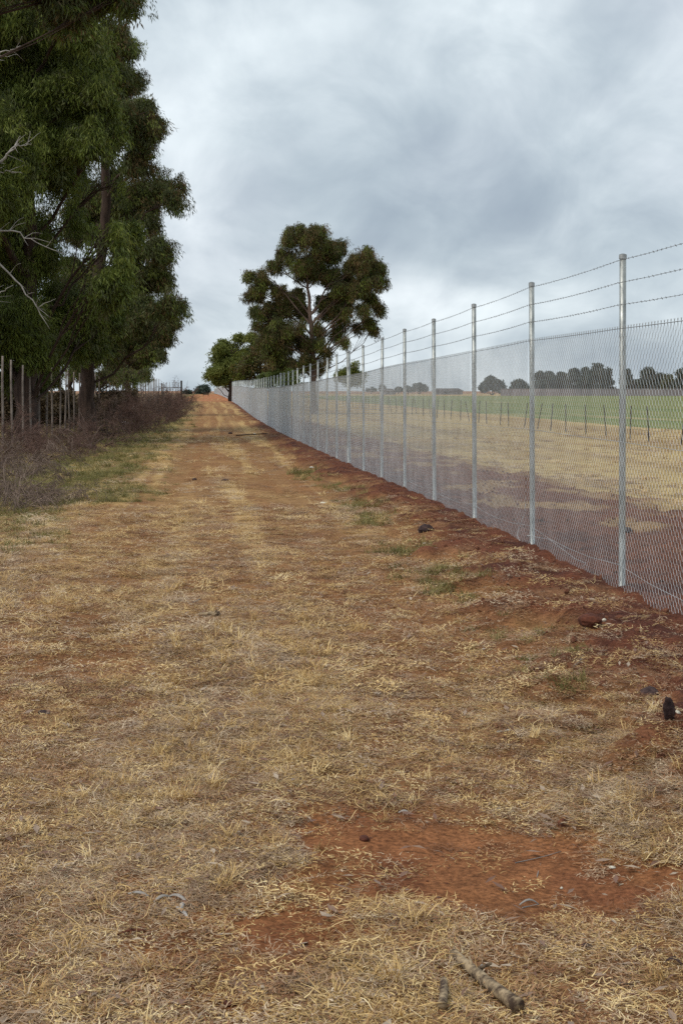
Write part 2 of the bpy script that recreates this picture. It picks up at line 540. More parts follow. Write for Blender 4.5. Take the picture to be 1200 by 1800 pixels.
def tone(X, Y):
    n_a = fbm(X * 1.8, Y * 0.42, 5, 61)
    n_b = fbm(X * 4.5, Y * 1.8, 4, 62)
    st = streak(X, Y)
    c = np.zeros(X.shape + (3,)) + np.array((0.25, 0.130, 0.054))
    far = sm(7, 22, Y)
    c = mixc(c, (0.34, 0.22, 0.10), sm(0.40, 0.68, n_a) * (0.35 + 0.5 * far))
    c = mixc(c, (0.165, 0.085, 0.048), sm(0.50, 0.72, n_b) * 0.7)
    c = mixc(c, (0.20, 0.078, 0.032), sm(0.44, 0.62, fbm(X * 1.3 + 9, Y * 0.22, 4, 64)) * (0.65 - 0.45 * far))
    c = mixc(c, (0.19, 0.085, 0.040), sm(0.52, 0.66, fbm(X * 1.3 + 4, Y * 0.16, 5, 69)) * (0.6 - 0.35 * far))
    c = mixc(c, (0.235, 0.125, 0.06), (1 - st) * (0.5 - 0.05 * far))
    c = mixc(c, (0.44, 0.30, 0.138), st * 0.85 * far)
    c = mixc(c, (0.25, 0.145, 0.07), sm(0.5, 0.62, fbm(X * 4.0, Y * 0.03, 2, 73)) * 0.55 * far)
    tr = np.exp(-((X - 0.15) / 0.55) ** 2) * sm(14, 60, Y)
    c = mixc(c, (0.26, 0.13, 0.058), tr * 0.5)
    c = mixc(c, (0.42, 0.28, 0.13), np.exp(-((X + 1.3) / 0.3) ** 2) * sm(30, 80, Y) * 0.6)
    g = m_green(X, Y)
    c = mixc(c, (0.13, 0.125, 0.042), g * (0.55 + 0.45 * sm(0.35, 0.6, n_a)))
    # past the old fence: rank brown grass
    c = mixc(c, (0.14, 0.095, 0.05), 1 - sm(-6.5, -4.5, X))
    # paddock beyond the new fence
    n_f = fbm(X * 0.35, Y * 0.08, 4, 71)
    fld = sm(5.3, 6.3, X)
    dry = mixc(np.zeros(X.shape + (3,)) + np.array((0.44, 0.335, 0.16)), (0.33, 0.235, 0.11), sm(0.4, 0.65, n_f))
    c = c * (1 - fld[..., None]) + dry * fld[..., None]
    bands = np.exp(-((X - 9.8 - 0.5 * (n_f - .5)) / 0.45) ** 2)
    c = mixc(c, (0.26, 0.17, 0.085), bands * 0.6)
    s = m_soil(X, Y)
    dug = np.zeros(X.shape + (3,)) + np.array((0.125, 0.046, 0.026))
    dug = mixc(dug, (0.075, 0.028, 0.020), sm(0.45, 0.65, fbm(X * 3.1, Y * 3.1, 4, 65)))
    dug = mixc(dug, (0.20, 0.105, 0.055), sm(0.56, 0.76, fbm(X * 2.2, Y * 2.2, 4, 66)) * 0.75 * (1 - sm(2.9, 3.1, X)))
    dug = mixc(dug, (0.175, 0.075, 0.045), sm(3.3, 4.2, X) * 0.5)
    dug = mixc(dug, (0.34, 0.24, 0.12), sm(3.2, 3.6, X) * sm(0.55, 0.68, fbm(X * 1.3, Y * 0.7, 4, 72)) * 0.6)
    c = c * (1 - s[..., None]) + dug * s[..., None]
    c = mixc(c, (0.225, 0.094, 0.042), m_orange(X, Y) * (0.75 + 0.25 * n_b))
    c = mixc(c, (0.14, 0.052, 0.026), m_orange(X, Y) * sm(0.50, 0.72, fbm(X * 3.3, Y * 2.6, 4, 67)) * 0.8)
    c = mixc(c, (0.36, 0.145, 0.068), m_crest(X, Y) * (0.5 + 0.45 * sm(0.35, 0.6, fbm(X * 0.7, Y * 0.08, 4, 68))))
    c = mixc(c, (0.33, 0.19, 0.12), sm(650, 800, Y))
    return c


col = tone(GX, GY)
nv = GX.size
idx = np.arange(nv).reshape(GX.shape)
F = np.stack([idx[:-1, :-1], idx[:-1, 1:], idx[1:, 1:], idx[1:, :-1]], -1).reshape(-1, 4)
me = mesh_np('ground', np.stack([GX, GY, GZ], -1), F, M['ground'], True,
             {'tone': ('FLOAT_COLOR', np.concatenate([col.reshape(-1, 3), np.ones((nv, 1))], 1))})
g_obj = tag(obj('ground', me), kind='structure')


# the sown green field beyond the dropper fence, its own sheet
def field_mat():
    m, n, l, b = new_mat("green_crop")
    f = mnoise(n, l, 0.10, 5, 0.65, stretch=(0.9, 0.16, 1))
    f2 = mnoise(n, l, 1.5, 4, 0.7)
    c = mramp(n, l, f, [(0.32, (0.12, 0.155, 0.048)), (0.45, (0.205, 0.21, 0.075)), (0.56, (0.145, 0.185, 0.055)), (0.68, (0.32, 0.27, 0.12))])
    c = mmix(n, l, 'MULTIPLY', 1.0, c, mramp(n, l, f2, [(0.3, (0.7, 0.7, 0.7)), (0.7, (1.25, 1.25, 1.2))]))
    l.new(c, b.inputs['Base Color'])
    b.inputs['Roughness'].default_value = 0.9
    b.inputs['Specular IOR Level'].default_value = 0.15
    mbump(n, l, b, f2, 0.8, 0.08)
    return m


fy = np.concatenate([np.arange(20, 120, 3.0), np.arange(120, 430, 10.0)])
ft = np.concatenate([[0, 0.0008, 0.002, 0.005], np.linspace(0.01, 1, 40)])
FYY, FTT = np.meshgrid(fy, ft, indexing='ij')
edge = 19.2 + 1.2 * (fbm(FYY * 0.15, FYY * 0, 3, 90) - 0.5) + 0.010 * FYY
FXX = edge + FTT * 420
FZZ = ground(FXX, FYY) + 0.03 + 0.00025 * FYY
FZZ[:, 0] -= 0.06
idx = np.arange(FXX.size).reshape(FXX.shape)
F = np.stack([idx[:-1, :-1], idx[1:, :-1], idx[1:, 1:], idx[:-1, 1:]], -1).reshape(-1, 4)
M['field'] = field_mat()
tag(obj('crop_field', mesh_np('crop_field', np.stack([FXX, FYY, FZZ], -1), F[:, ::-1], M['field'], True)), kind='structure')


# ------------------------------------------------------------------ geometry-node scatter
def hidden_collection(name, objs):
    c = bpy.data.collections.new(name)
    for o in objs:
        c.objects.link(o)
    return c


def scatter_group(coll):
    ng = bpy.data.node_groups.new("scatter", 'GeometryNodeTree')
    ng.interface.new_socket('Geometry', in_out='INPUT', socket_type='NodeSocketGeometry')
    ng.interface.new_socket('Geometry', in_out='OUTPUT', socket_type='NodeSocketGeometry')
    n, l = ng.nodes, ng.links
    gi, go = n.new('NodeGroupInput'), n.new('NodeGroupOutput')
    ip = n.new('GeometryNodeInstanceOnPoints')
    ci = n.new('GeometryNodeCollectionInfo')
    ci.inputs['Collection'].default_value = coll
    ci.inputs['Separate Children'].default_value = True
    ci.inputs['Reset Children'].default_value = True
    ip.inputs['Pick Instance'].default_value = True

    def na(name, typ):
        a = n.new('GeometryNodeInputNamedAttribute'); a.data_type = typ
        a.inputs['Name'].default_value = name
        return a.outputs['Attribute']
    er = n.new('FunctionNodeEulerToRotation')
    l.new(na('rot', 'FLOAT_VECTOR'), er.inputs[0])
    l.new(gi.outputs[0], ip.inputs['Points'])
    l.new(ci.outputs[0], ip.inputs['Instance'])
    l.new(na('variant', 'INT'), ip.inputs['Instance Index'])
    l.new(er.outputs[0], ip.inputs['Rotation'])
    l.new(na('scl', 'FLOAT_VECTOR'), ip.inputs['Scale'])
    l.new(ip.outputs[0], go.inputs[0])
    return ng


_groups = {}


def scatter(name, pts, rot, scl, variant, coll, parent=None):
    pts = np.asarray(pts, np.float32)
    me = bpy.data.meshes.new(name)
    me.vertices.add(len(pts)); me.vertices.foreach_set('co', pts.ravel())
    scl = np.asarray(scl, np.float32)
    if scl.ndim == 1: scl = np.repeat(scl[:, None], 3, 1)
    for an, typ, key, arr in (('rot', 'FLOAT_VECTOR', 'vector', rot), ('scl', 'FLOAT_VECTOR', 'vector', scl), ('variant', 'INT', 'value', variant)):
        a = me.attributes.new(an, typ, 'POINT')
        a.data.foreach_set(key, np.asarray(arr, np.int32 if typ == 'INT' else np.float32).ravel())
    o = obj(name, me, parent)
    md = o.modifiers.new('scatter', 'NODES')
    if coll.name not in _groups: _groups[coll.name] = scatter_group(coll)
    md.node_group = _groups[coll.name]
    return o


def blades(n, rad, length, width, lift, curl, tilt=None, seed=0, segs=3, cluster=0.0):
    """one tangle of grass blades: n curved strips, returns V,F,shade"""
    r = np.random.default_rng(seed)
    V, F, S = [], [], []
    for i in range(n):
        a = r.uniform(0, 2 * math.pi); d = rad * math.sqrt(r.uniform(0, 1))
        p = np.array([d * math.cos(a), d * math.sin(a), r.uniform(0, lift * 0.6)])
        th = r.uniform(0, 2 * math.pi)
        L = length * r.uniform(0.45, 1.3) / segs
        el = r.uniform(-0.1, 0.35) if tilt is None else r.uniform(*tilt)
        w = width * r.uniform(0.6, 1.4)
        k = r.normal(0, curl)
        dl = r.normal(-0.12, 0.18) if tilt is None else r.uniform(-0.45, -0.05)
        b = len(V)
        sh = r.uniform(0, 1)
        for s_ in range(segs + 1):
            side = np.array([-math.sin(th), math.cos(th), r.normal(0, 0.3)])
            ww = w * (1 - 0.75 * s_ / segs) * 0.5
            q = p.copy(); q[2] = max(q[2], 0.001)
            V.append(q - side * ww); V.append(q + side * ww); S += [sh, sh]
            p = p + L * np.array([math.cos(th) * math.cos(el), math.sin(th) * math.cos(el), math.sin(el)])
            th += k + r.normal(0, 0.15); el += dl
        for s_ in range(segs):
            F.append([b + 2 * s_, b + 2 * s_ + 1, b + 2 * s_ + 3, b + 2 * s_ + 2])
    return np.array(V), np.array(F), np.array(S)


def tangle_objs(prefix, mats, n_var, **kw):
    out_ = []
    for i in range(n_var):
        V, F, S = blades(seed=i * 7 + 1, **kw)
        me = mesh_np(prefix, V, F, mats[i % len(mats)], True, {'shade': ('FLOAT', S)})
        out_.append(bpy.data.objects.new(f"{prefix}_{i:02d}", me))
    return out_


mat_coll = hidden_collection("thatch_sources",
    tangle_objs("a_matted", [M['straw'], M['straw_grey'], M['straw'], M['straw_red'], M['straw'], M['straw']], 6, n=84, rad=0.088, length=0.046, width=0.0023, lift=0.010, curl=0.38) +
    tangle_objs("b_tuft", [M['straw'], M['straw']], 2, n=34, rad=0.028, length=0.065, width=0.0028, lift=0.004, curl=0.2, tilt=(0.5, 1.4)) +
    tangle_objs("c_long", [M['straw'], M['straw_grey']], 2, n=12, rad=0.10, length=0.11, width=0.0026, lift=0.03, curl=0.45, segs=5))
fine_coll = hidden_collection("litter_sources",
    tangle_objs("a_chaff", [M['straw_grey'], M['straw_red'], M['straw']], 3, n=110, rad=0.10, length=0.022, width=0.0030, lift=0.010, curl=0.3, segs=2))
green_coll = hidden_collection("green_sources",
    tangle_objs("a_green", [M['grass_green']], 3, n=46, rad=0.05, length=0.06, width=0.003, lift=0.004, curl=0.2, tilt=(0.4, 1.4)))


def frustum_points(n, z0, z1, margin=0.06, p=1.0):
    """random ground points in the wedge of ground the photograph covers (and some beyond its sides)"""
    u = rng.uniform(0, 1, n)
    z = (z0 ** (1 + p) + u * (z1 ** (1 + p) - z0 ** (1 + p))) ** (1 / (1 + p))
    t = rng.uniform(-0.228 - margin, 0.228 + margin, n)
    xc = t * z + rng.uniform(-0.3, 0.3, n)
    return xc * CY + z * SY, z * CY - xc * SY, z


def thatch_layer(n, z0, z1, p, coll_kind, smin, smax):
    X, Y, Z = frustum_points(n, z0, z1, p=p)
    soil = m_soil(X, Y); org = m_orange(X, Y); gr = m_green(X, Y)
    n_a = fbm(X * 2.6, Y * 0.75, 4, 77)
    keep = rng.uniform(0, 1, n)
    red = sm(0.46, 0.62, fbm(X * 1.3 + 9, Y * 0.22, 4, 64))
    dens = (0.22 + 1.1 * sm(0.36, 0.62, n_a)) * (0.14 + 1.2 * streak(X, Y)) * (1 - 0.45 * red) * (1 - 0.99 * np.clip(org * 1.12, 0, 1)) * (1 - 0.93 * soil)
    dens *= np.where(X > 2.7, np.where(X > 6.2, 0.6, 0.03), 1)
    dens *= 1 - m_crest(X, Y)
    ok = (keep < dens)
    return X[ok], Y[ok], soil[ok], org[ok], gr[ok], n_a[ok], Z[ok]


def norm_tilt(X, Y):
    return rng.normal(0, 0.12, len(X)), rng.normal(0, 0.12, len(X))


PT, RT, SC, VR = [], [], [], []
for (n, z0, z1, p, s0, s1) in ((15000, 3.0, 8.0, 0.7, 0.75, 1.25), (26000, 7.5, 20, 0.2, 0.9, 1.7), (30000, 17, 70, -0.1, 1.3, 2.8)):
    X, Y, so, og, gr, na, Zd = thatch_layer(n, z0, z1, p, 0, s0, s1)
    k = len(X)
    rx, ry = norm_tilt(X, Y)
    v = rng.integers(0, 6, k)
    gz_ = fbm(X * 1.2 + 31, Y * 0.3, 4, 88)
    v = np.where((rng.uniform(0, 1, k) < sm(0.46, 0.60, gz_) * 0.7), 1, v)
    v = np.where((so > 0.4) & (rng.uniform(0, 1, k) < 0.75), 3, v)
    v = np.where((v == 3) & (so < 0.3) & (og < 0.1) & (rng.uniform(0, 1, k) < 0.6), 0, v)
    tuft = rng.uniform(0, 1, k) < (0.04 + 0.08 * sm(0.5, 0.7, na)) * np.where(so > 0.5, 0.4, 1)
    v = np.where(tuft, 6 + rng.integers(0, 2, k), v)
    v = np.where((rng.uniform(0, 1, k) < 0.22) & (Zd < 12), 8 + rng.integers(0, 2, k), v)
    s = rng.uniform(s0, s1, k)
    PT.append(np.stack([X, Y, ground(X, Y) - 0.004], 1)); RT.append(np.stack([rx, ry, rng.uniform(0, 6.28, k)], 1)); VR.append(v)
    flat = rng.uniform(0.5, 1.0, k) * np.where(Zd > 12, 0.7, 1)
    SC.append(np.stack([s, s, s * flat], 1))
dg = scatter('dry_grass', np.concatenate(PT), np.concatenate(RT), np.concatenate(SC), np.concatenate(VR), mat_coll)
tag(dg, 'pale mown dry grass and thatch covering the track', 'grass', kind='stuff')

PT, RT, SC, VR = [], [], [], []
for (n, z0, z1, p, s0, s1) in ((5200, 3.0, 8.0, 0.7, 0.8, 1.3), (8000, 7.5, 20, 0.2, 1.0, 1.8)):
    X, Y, Z = frustum_points(n, z0, z1, p=p)
    og = m_orange(X, Y)
    ok = (rng.uniform(0, 1, n) < (0.8 - 0.72 * np.clip(og * 1.3, 0, 1)) * (1 - 0.6 * m_soil(X, Y))) & (X < 2.8)
    X, Y = X[ok], Y[ok]; k = len(X); s = rng.uniform(s0, s1, k)
    PT.append(np.stack([X, Y, ground(X, Y) - 0.002], 1)); RT.append(np.stack([*norm_tilt(X, Y), rng.uniform(0, 6.28, k)], 1))
    VR.append(rng.integers(0, 3, k)); SC.append(s)
lt = scatter('chaff_litter', np.concatenate(PT), np.concatenate(RT), np.concatenate(SC), np.concatenate(VR), fine_coll)
tag(lt, 'broken grey and brown chaff strewn between the grass', 'litter', kind='stuff')

PT, RT, SC, VR = [], [], [], []
for (n, z0, z1, p, s0, s1) in ((16000, 11, 30, 0.3, 1.0, 1.9), (12000, 28, 90, 0.0, 1.6, 3.4), (1500, 6.5, 14, 0.2, 0.8, 1.3)):
    X, Y, Z = frustum_points(n, z0, z1, p=p)
    gr = m_green(X, Y)
    strip = np.exp(-((X - soil_edge(Y) + 0.25) / 0.22) ** 2) * (Y > 5) * (Y < 40) * 0.9
    d = np.maximum(gr * 0.62, strip * 0.7 * sm(0.48, 0.62, fbm(X, Y * 0.7, 3, 55)))
    ok = (rng.uniform(0, 1, n) < d) & (X < 2.8)
    X, Y = X[ok], Y[ok]; k = len(X); s = rng.uniform(s0, s1, k)
    PT.append(np.stack([X, Y, ground(X, Y) - 0.004], 1)); RT.append(np.stack([*norm_tilt(X, Y), rng.uniform(0, 6.28, k)], 1))
    VR.append(rng.integers(0, 3, k)); SC.append(np.stack([s, s, s * rng.uniform(0.6, 1.1, k)], 1))
gg = scatter('green_grass', np.concatenate(PT), np.concatenate(RT), np.concatenate(SC), np.concatenate(VR), green_coll)
tag(gg, 'short green grass on the verge left of the track', 'grass', kind='stuff')

# ------------------------------------------------------------------ chain-link fence
BAY, MH = 3.0, 1.86
W, RH = 3.0 / 86, 1.86 / 54


def chain_mesh():
    V, F = [], []
    r0 = 0.0016
    for k in range(86):
        js = np.arange(55)
        ph = (js + k) % 2
        y = (k + ph) * W
        z = js * RH
        x = np.where(ph == 1, 0.0035, -0.0035)
        pts = np.stack([x, y, z], 1)
        up = [[0, y[-1] + 0.002, MH + 0.022], [0.003 * (-1) ** k, y[-1] - 0.003, MH + 0.042]]
        pts = np.concatenate([pts, up])
        m = len(pts)
        b = len(V) * 0 + sum(len(v) for v in V)
        a = np.array([0, 2.094, 4.189]) + 0.5
        ring = pts[:, None, :] + r0 * np.stack([np.cos(a), np.sin(a), 0 * a], 1)[None] * np.array([1, 1.25, 1])
        V.append(ring.reshape(-1, 3))
        i = np.arange(m - 1)[:, None] * 3; j = np.arange(3)[None]; jn = (j + 1) % 3
        F.append(np.stack([i + j, i + jn, i + 3 + jn, i + 3 + j], -1).reshape(-1, 4) + b)
    return mesh_np('wire_mesh', np.concatenate(V), np.concatenate(F), M['wire'], False)


fence = obj('chain_link_fence', None, loc=(FX, YP0, 0))
tag(fence, 'new galvanised chain-link fence with three barbed strands, right of the track', 'fence')
PR = 0.0245
tb = Tubes()
tb.tube([(0, 0, -0.3), (0, 0, 0.5), (0, 0, 1.2), (0, 0, 2.385)], PR, 12)
post_me = tb.mesh('post', M['galv'])
tb = Tubes(); tb.tube([(0, 0, 2.37), (0, 0, 2.40)], PR + 0.004, 12)
V = np.concatenate(tb.V); a = np.arange(12) * 2 * math.pi / 12
rt = np.stack([np.cos(a) * (PR + 0.003), np.sin(a) * (PR + 0.003), np.full(12, 2.401)], 1)
rt2 = rt * np.array([0.5, 0.5, 1]) + np.array([0, 0, 0.007]); tp = np.array([[0, 0, 2.410]])
b0 = len(V); VV = np.concatenate([V, rt, rt2, tp])
FF = list(np.concatenate(tb.F))
for i in range(12):
    j = (i + 1) % 12
    FF.append([b0 + i, b0 + j, b0 + 12 + j, b0 + 12 + i])
    FF.append([b0 + 12 + i, b0 + 12 + j, b0 + 24, b0 + 24])
FF = [f for f in FF if len(set(map(int, f))) == 4]
# close the dome with quads spanning the centre
for i in range(0, 12, 2):
    FF.append([b0 + 12 + i, b0 + 12 + (i + 1) % 12, b0 + 12 + (i + 2) % 12, b0 + 24])
cap_me = mesh_np('cap', VV, np.array(FF), M['cap'], True)
chain_me = chain_mesh()

NPOST = 230
pz = {}
for i in range(-3, NPOST + 1):
    y = YP0 + BAY * i
    pz[i] = float(base_h(FX, y)) + 0.10 * (1 - 0.6 * sm(40, 120, y)) + 0.012 * math.sin(i * 1.7)
prnd = random.Random(5)
for i in range(-3, NPOST):
    thick = i in (17, 52, 7)
    p = obj('post', post_me, fence, (0, BAY * i, pz[i]), (prnd.gauss(0, 0.003), prnd.gauss(-0.002, 0.0022), prnd.uniform(0, 6)))
    if thick: p.scale = (1.7, 1.7, 1.02 if i == 17 else 1.0)
    if i < 70:
        obj('cap', cap_me, p)
    sl = math.atan2(pz[i + 1] - pz[i], BAY)
    obj('mesh_panel', chain_me, fence, (-0.034 + prnd.gauss(0, 0.002), BAY * i, pz[i] - 0.02), (sl, prnd.gauss(0, 0.004), prnd.gauss(0, 0.0012)))


def strand(name, h, rad, mat, sag=0.012, barbs=False, jitter=0.0, x=-0.033, sides=4):
    tb = Tubes(); pts = []
    for i in range(-3, NPOST):
        for t in (0, 0.25, 0.5, 0.75):
            s = 4 * t * (1 - t)
            pts.append((x, BAY * (i + t), pz[i] * (1 - t) + pz[i + 1] * t + h - sag * s))
    near = [p for p in pts if p[1] < 90]
    tb.tube(near, rad, sides, cap=False)
    tb.tube([p for p in pts if p[1] > 86][::4], rad, 3, cap=False)
    if barbs:
        r = random.Random(int(h * 100))
        y = pts[0][1]
        arr = np.array(near)
        while y < 70:
            z = float(np.interp(y, arr[:, 1], arr[:, 2]))
            for q in range(2):
                a = r.uniform(0, math.pi)
                dx, dz = 0.009 * math.cos(a), 0.009 * math.sin(a)
                tb.tube([(x - dx, y - 0.004, z - dz), (x + dx, y + 0.004, z + dz)], 0.0012, 3, cap=False)
            tb.tube([(x, y - 0.008, z), (x, y + 0.008, z)], rad * 1.9, 4, cap=False)
            y += r.uniform(0.085, 0.105)
    return tb.build(name, mat, fence, smooth=False)


for h in (2.355, 2.195, 2.035):
    strand('barbed_wire', h, 0.0015, M['barb'], 0.006 + h * 0.003, True)
strand('line_wire', 1.862, 0.0024, M['barb'], 0.004, x=-0.042)
strand('line_wire', 1.05, 0.0018, M['wire'], 0.004, x=-0.026)
strand('line_wire', 0.16, 0.0019, M['wire'], 0.05, x=-0.026)
# loose wire ends near the second post
tb = Tubes()
i1 = 1
tb.tube([(-0.05, BAY * i1 + 0.05, pz[1] + 0.62), (-0.06, BAY * i1 + 0.02, pz[1] + 0.3), (-0.12, BAY * i1 + 0.12, pz[1] + 0.06), (-0.14, BAY * i1 - 0.1, pz[1] + 0.03)], 0.0025, 4)
tb.tube([(-0.05, BAY * i1, pz[1] + 0.07), (0.0, BAY * i1 - 0.7, pz[1] + 0.10), (0.03, BAY * i1 - 1.5, pz[1] + 0.02), (0.02, BAY * i1 - 1.9, pz[1] + 0.03), (-0.01, BAY * i1 - 1.7, pz[1] - 0.06)], 0.0024, 4)
tb.build('loose_wire', M['wire'], fence)

# ------------------------------------------------------------------ foliage sprays


def spray(n, spread, leaf, width, droop, seed):
    r = np.random.default_rng(seed)
    V, F, S = [], [], []
    for i in range(n):
        a = r.uniform(0, 6.28); d = spread * r.uniform(0, 1) ** 0.6
        p = np.array([math.cos(a) * d * 0.8, math.sin(a) * d * 0.8, r.uniform(-1.7, 0.25) * spread]) if droop else np.array([math.cos(a) * d, math.sin(a) * d, r.uniform(-0.7, 0.35) * spread])
        b = r.uniform(0, 6.28)
        el = r.normal(-1.15, 0.35) if droop else r.uniform(-1.2, 0.9)
        dr = np.array([math.cos(b) * math.cos(el), math.sin(b) * math.cos(el), math.sin(el)])
        side = np.cross(dr, r.normal(0, 1, 3)); side /= np.linalg.norm(side) + 1e-9
        L = leaf * r.uniform(0.6, 1.3); w = width * r.uniform(0.7, 1.3)
        b0 = len(V)
        V += [p, p + dr * L * 0.45 + side * w / 2, p + dr * L + np.array([0, 0, -0.1 * L]), p + dr * L * 0.45 - side * w / 2]
        F.append([b0, b0 + 1, b0 + 2, b0 + 3])
        sh = r.uniform(0, 1); S += [sh] * 4
    return np.array(V), np.array(F), np.array(S)


_spray_colls = {}


def spray_coll(matname, kind):
    key = matname + kind
    if key in _spray_colls: return _spray_colls[key]
    cfg = {'gum': (44, 0.30, 0.17, 0.030, True), 'bush': (46, 0.30, 0.12, 0.05, False), 'far': (40, 0.55, 0.34, 0.16, False)}[kind]
    objs = []
    names = {'leaf_brown': ('leaf_brown', 'leaf_dark', 'leaf_brown', 'leaf_green'), 'leaf_green': ('leaf_green', 'leaf_green', 'leaf_dark', 'leaf_green'),
             'leaf_dark': ('leaf_dark', 'leaf_dark', 'leaf_green', 'leaf_brown')}.get(matname, (matname,) * 4)
    for i in range(4):
        V, F, S = spray(*cfg, seed=i + 3)
        objs.append(bpy.data.objects.new(f"{key}_{i}", mesh_np('spray', V, F, M[names[i]], False, {'shade': ('FLOAT', S)})))
    _spray_colls[key] = hidden_collection(key, objs)
    return _spray_colls[key]


def crown_points(lobes, dens, seed, gap=0.40, gs=0.8, shell=0.5, split=True):
    """lobes: (centre Vector, radius, weight)"""
    r = np.random.default_rng(seed)
    out_ = []
    if split:      # every mass of leaves is really a bunch of smaller ones
        sub = []
        for c, rad, w in lobes:
            sub.append((np.array(c), rad * 0.72, w * 0.9))
            for q in range(9):
                d = r.normal(0, 1, 3); d /= np.linalg.norm(d)
                sub.append((np.array(c) + d * rad * r.uniform(0.45, 0.95) * np.array([1.1, 1.1, 0.9]), rad * r.uniform(0.22, 0.46), w * r.uniform(0.6, 1.3)))
        lobes = sub
    for c, rad, w in lobes:
        n = int(dens * rad ** 2 * w * 4)
        d = r.normal(0, 1, (n, 3)); d /= np.linalg.norm(d, axis=1)[:, None]
        d *= (np.minimum(np.abs(r.normal(0, 0.62, n)), 1.35) if split else r.uniform(0, 1, n) ** shell)[:, None]
        # knobbly surface
        k = 1 + 0.35 * (n3d(d * 2 + np.array(c)[None] * 0.3, 1.7, seed) - 0.5) * 2
        p = np.array(c)[None] + d * rad * k[:, None] * np.array([1, 1, 0.92])
        if split:      # foliage hangs in strings below its branch
            s_ = np.floor(p[:, 0] / 0.35) * 12.9 + np.floor(p[:, 1] / 0.35) * 78.2
            hang = np.abs(np.sin(s_) * 43758.5) % 1.0
            p[:, 2] -= (hang ** 3) * min(rad, 1.6) * 0.55 * (r.uniform(0, 1, len(p)) < 0.6) * r.uniform(0, 1, len(p))
        out_.append(p)
    p = np.concatenate(out_)
    q = (p + 50) * np.array([1, 1, 0.55])
    g = 0.62 * n3d(q, gs, seed + 1) + 0.38 * n3d(q, gs * 3.1, seed + 2)
    p = p[r.uniform(0, 1, len(p)) < sm(gap - 0.05, gap + 0.09, g)]
    return p


def polyline(a, b, bend, r, n=6):
    a, b = np.array(a), np.array(b)
    t = np.linspace(0, 1, n)[:, None]
    L = np.linalg.norm(b - a)
    p = a * (1 - t) + b * t
    off = r.normal(0, 1, 3) * bend * L * 0.35
    p = p + off * (4 * t * (1 - t)) * 0.5 + np.array([0, 0, 1]) * bend * L * 0.5 * t * (1 - t)
    p[1:-1] += r.normal(0, 0.02 * L, (n - 2, 3))
    return p


def tree(name, label, lobes, trunk, r0, leafmat, kind='gum', bark='bark_dark', dens=60, gap=0.40, seed=1, scale=1.0, group=None, gs=0.8, cat='tree', twigs=True, shell=0.5):
    """trunk: list of points base to top; lobes (centre, radius, weight)"""
    r = np.random.default_rng(seed)
    base = Vector(trunk[0])
    root = obj(name, None, loc=base)
    tag(root, label, cat, group)
    B = np.array(base)
    tr = np.array([np.array(p) for p in trunk]) - B
    tr = np.concatenate([[tr[0] - np.array([0, 0, 0.3])], tr])
    m = len(tr)
    tt = np.linspace(0, 1, m)
    fine = np.stack([np.interp(np.linspace(0, 1, 18), tt, tr[:, i]) for i in range(3)], 1)
    fine[2:-1] += r.normal(0, r0 * 0.11, (15, 3))
    rad = r0 * (1 - 0.75 * np.linspace(0, 1, 18)); rad[0] *= 1.35
    tb = Tubes(); tb.tube(fine, rad, 10)
    tb.build('trunk', M[bark], root)
    lb = Tubes()
    H = fine[:, 2]
    loc_l = [(np.array(c) - B, rr, w) for c, rr, w in lobes]
    for c, rr, w in loc_l:
        hz = c[2] - np.linalg.norm((c - fine[-1])[:2]) * 0.9 - rr * 0.3
        i = int(np.clip(np.searchsorted(H, hz), 4, 16))
        p = polyline(fine[i], c, 0.28, r, 7)
        rb = min(rad[i] * 0.55, 0.06 * rr + 0.02)
        lb.tube(p, np.linspace(rb, rb * 0.35, 7), 6)
        if twigs:
            for q in range(11):
                d = r.normal(0, 1, 3); d /= np.linalg.norm(d); d[2] = abs(d[2]) * 0.6 - 0.15
                s_ = p[r.integers(3, 7)]
                pp = polyline(s_, c + d * rr * 0.85, 0.2, r, 5)
                lb.tube(pp, np.linspace(rb * 0.35, rb * 0.10 + 0.004, 5), 4)
    lb.build('limbs', M[bark], root)
    p = crown_points(loc_l, dens, seed, gap, gs, shell, kind != 'far')
    k = len(p)
    rot = np.stack([r.normal(0, 0.25, k), r.normal(0, 0.25, k), r.uniform(0, 6.28, k)], 1)
    c = scatter('crown', p, rot, r.uniform(0.75, 1.35, k) * scale, r.integers(0, 4, k), spray_coll(leafmat, kind), root)
    c['kind'] = 'stuff'
    return root


def L3(lst, z, seed, dj=0.5, w=1.0, behind=False):
    """lobes given as direction (photograph pixels) and apparent radius, set at depth z with their own depth offsets"""
    r = random.Random(seed)
    out_ = []
    for it in lst:
        px, py, pr = it[:3]
        ww = it[3] if len(it) > 3 else w
        zz = z + r.uniform(-dj, dj)
        if behind and py > 575 and px < 330:     # low foliage hangs on the far side of the old posts
            zz = max(zz, min(15780.0 / (365 - px), 66) * 1.03 + 1 + pr / FPX * z)
        out_.append((P(px, py, zz), pr / FPX * zz, ww))
    return out_


def trunk_pts(lst, z):
    pts = []
    for i, (px, py) in enumerate(lst):
        p = P(px, py, z)
        if i == 0: p.z = gz(p.x, p.y)
        pts.append(p)
    return pts


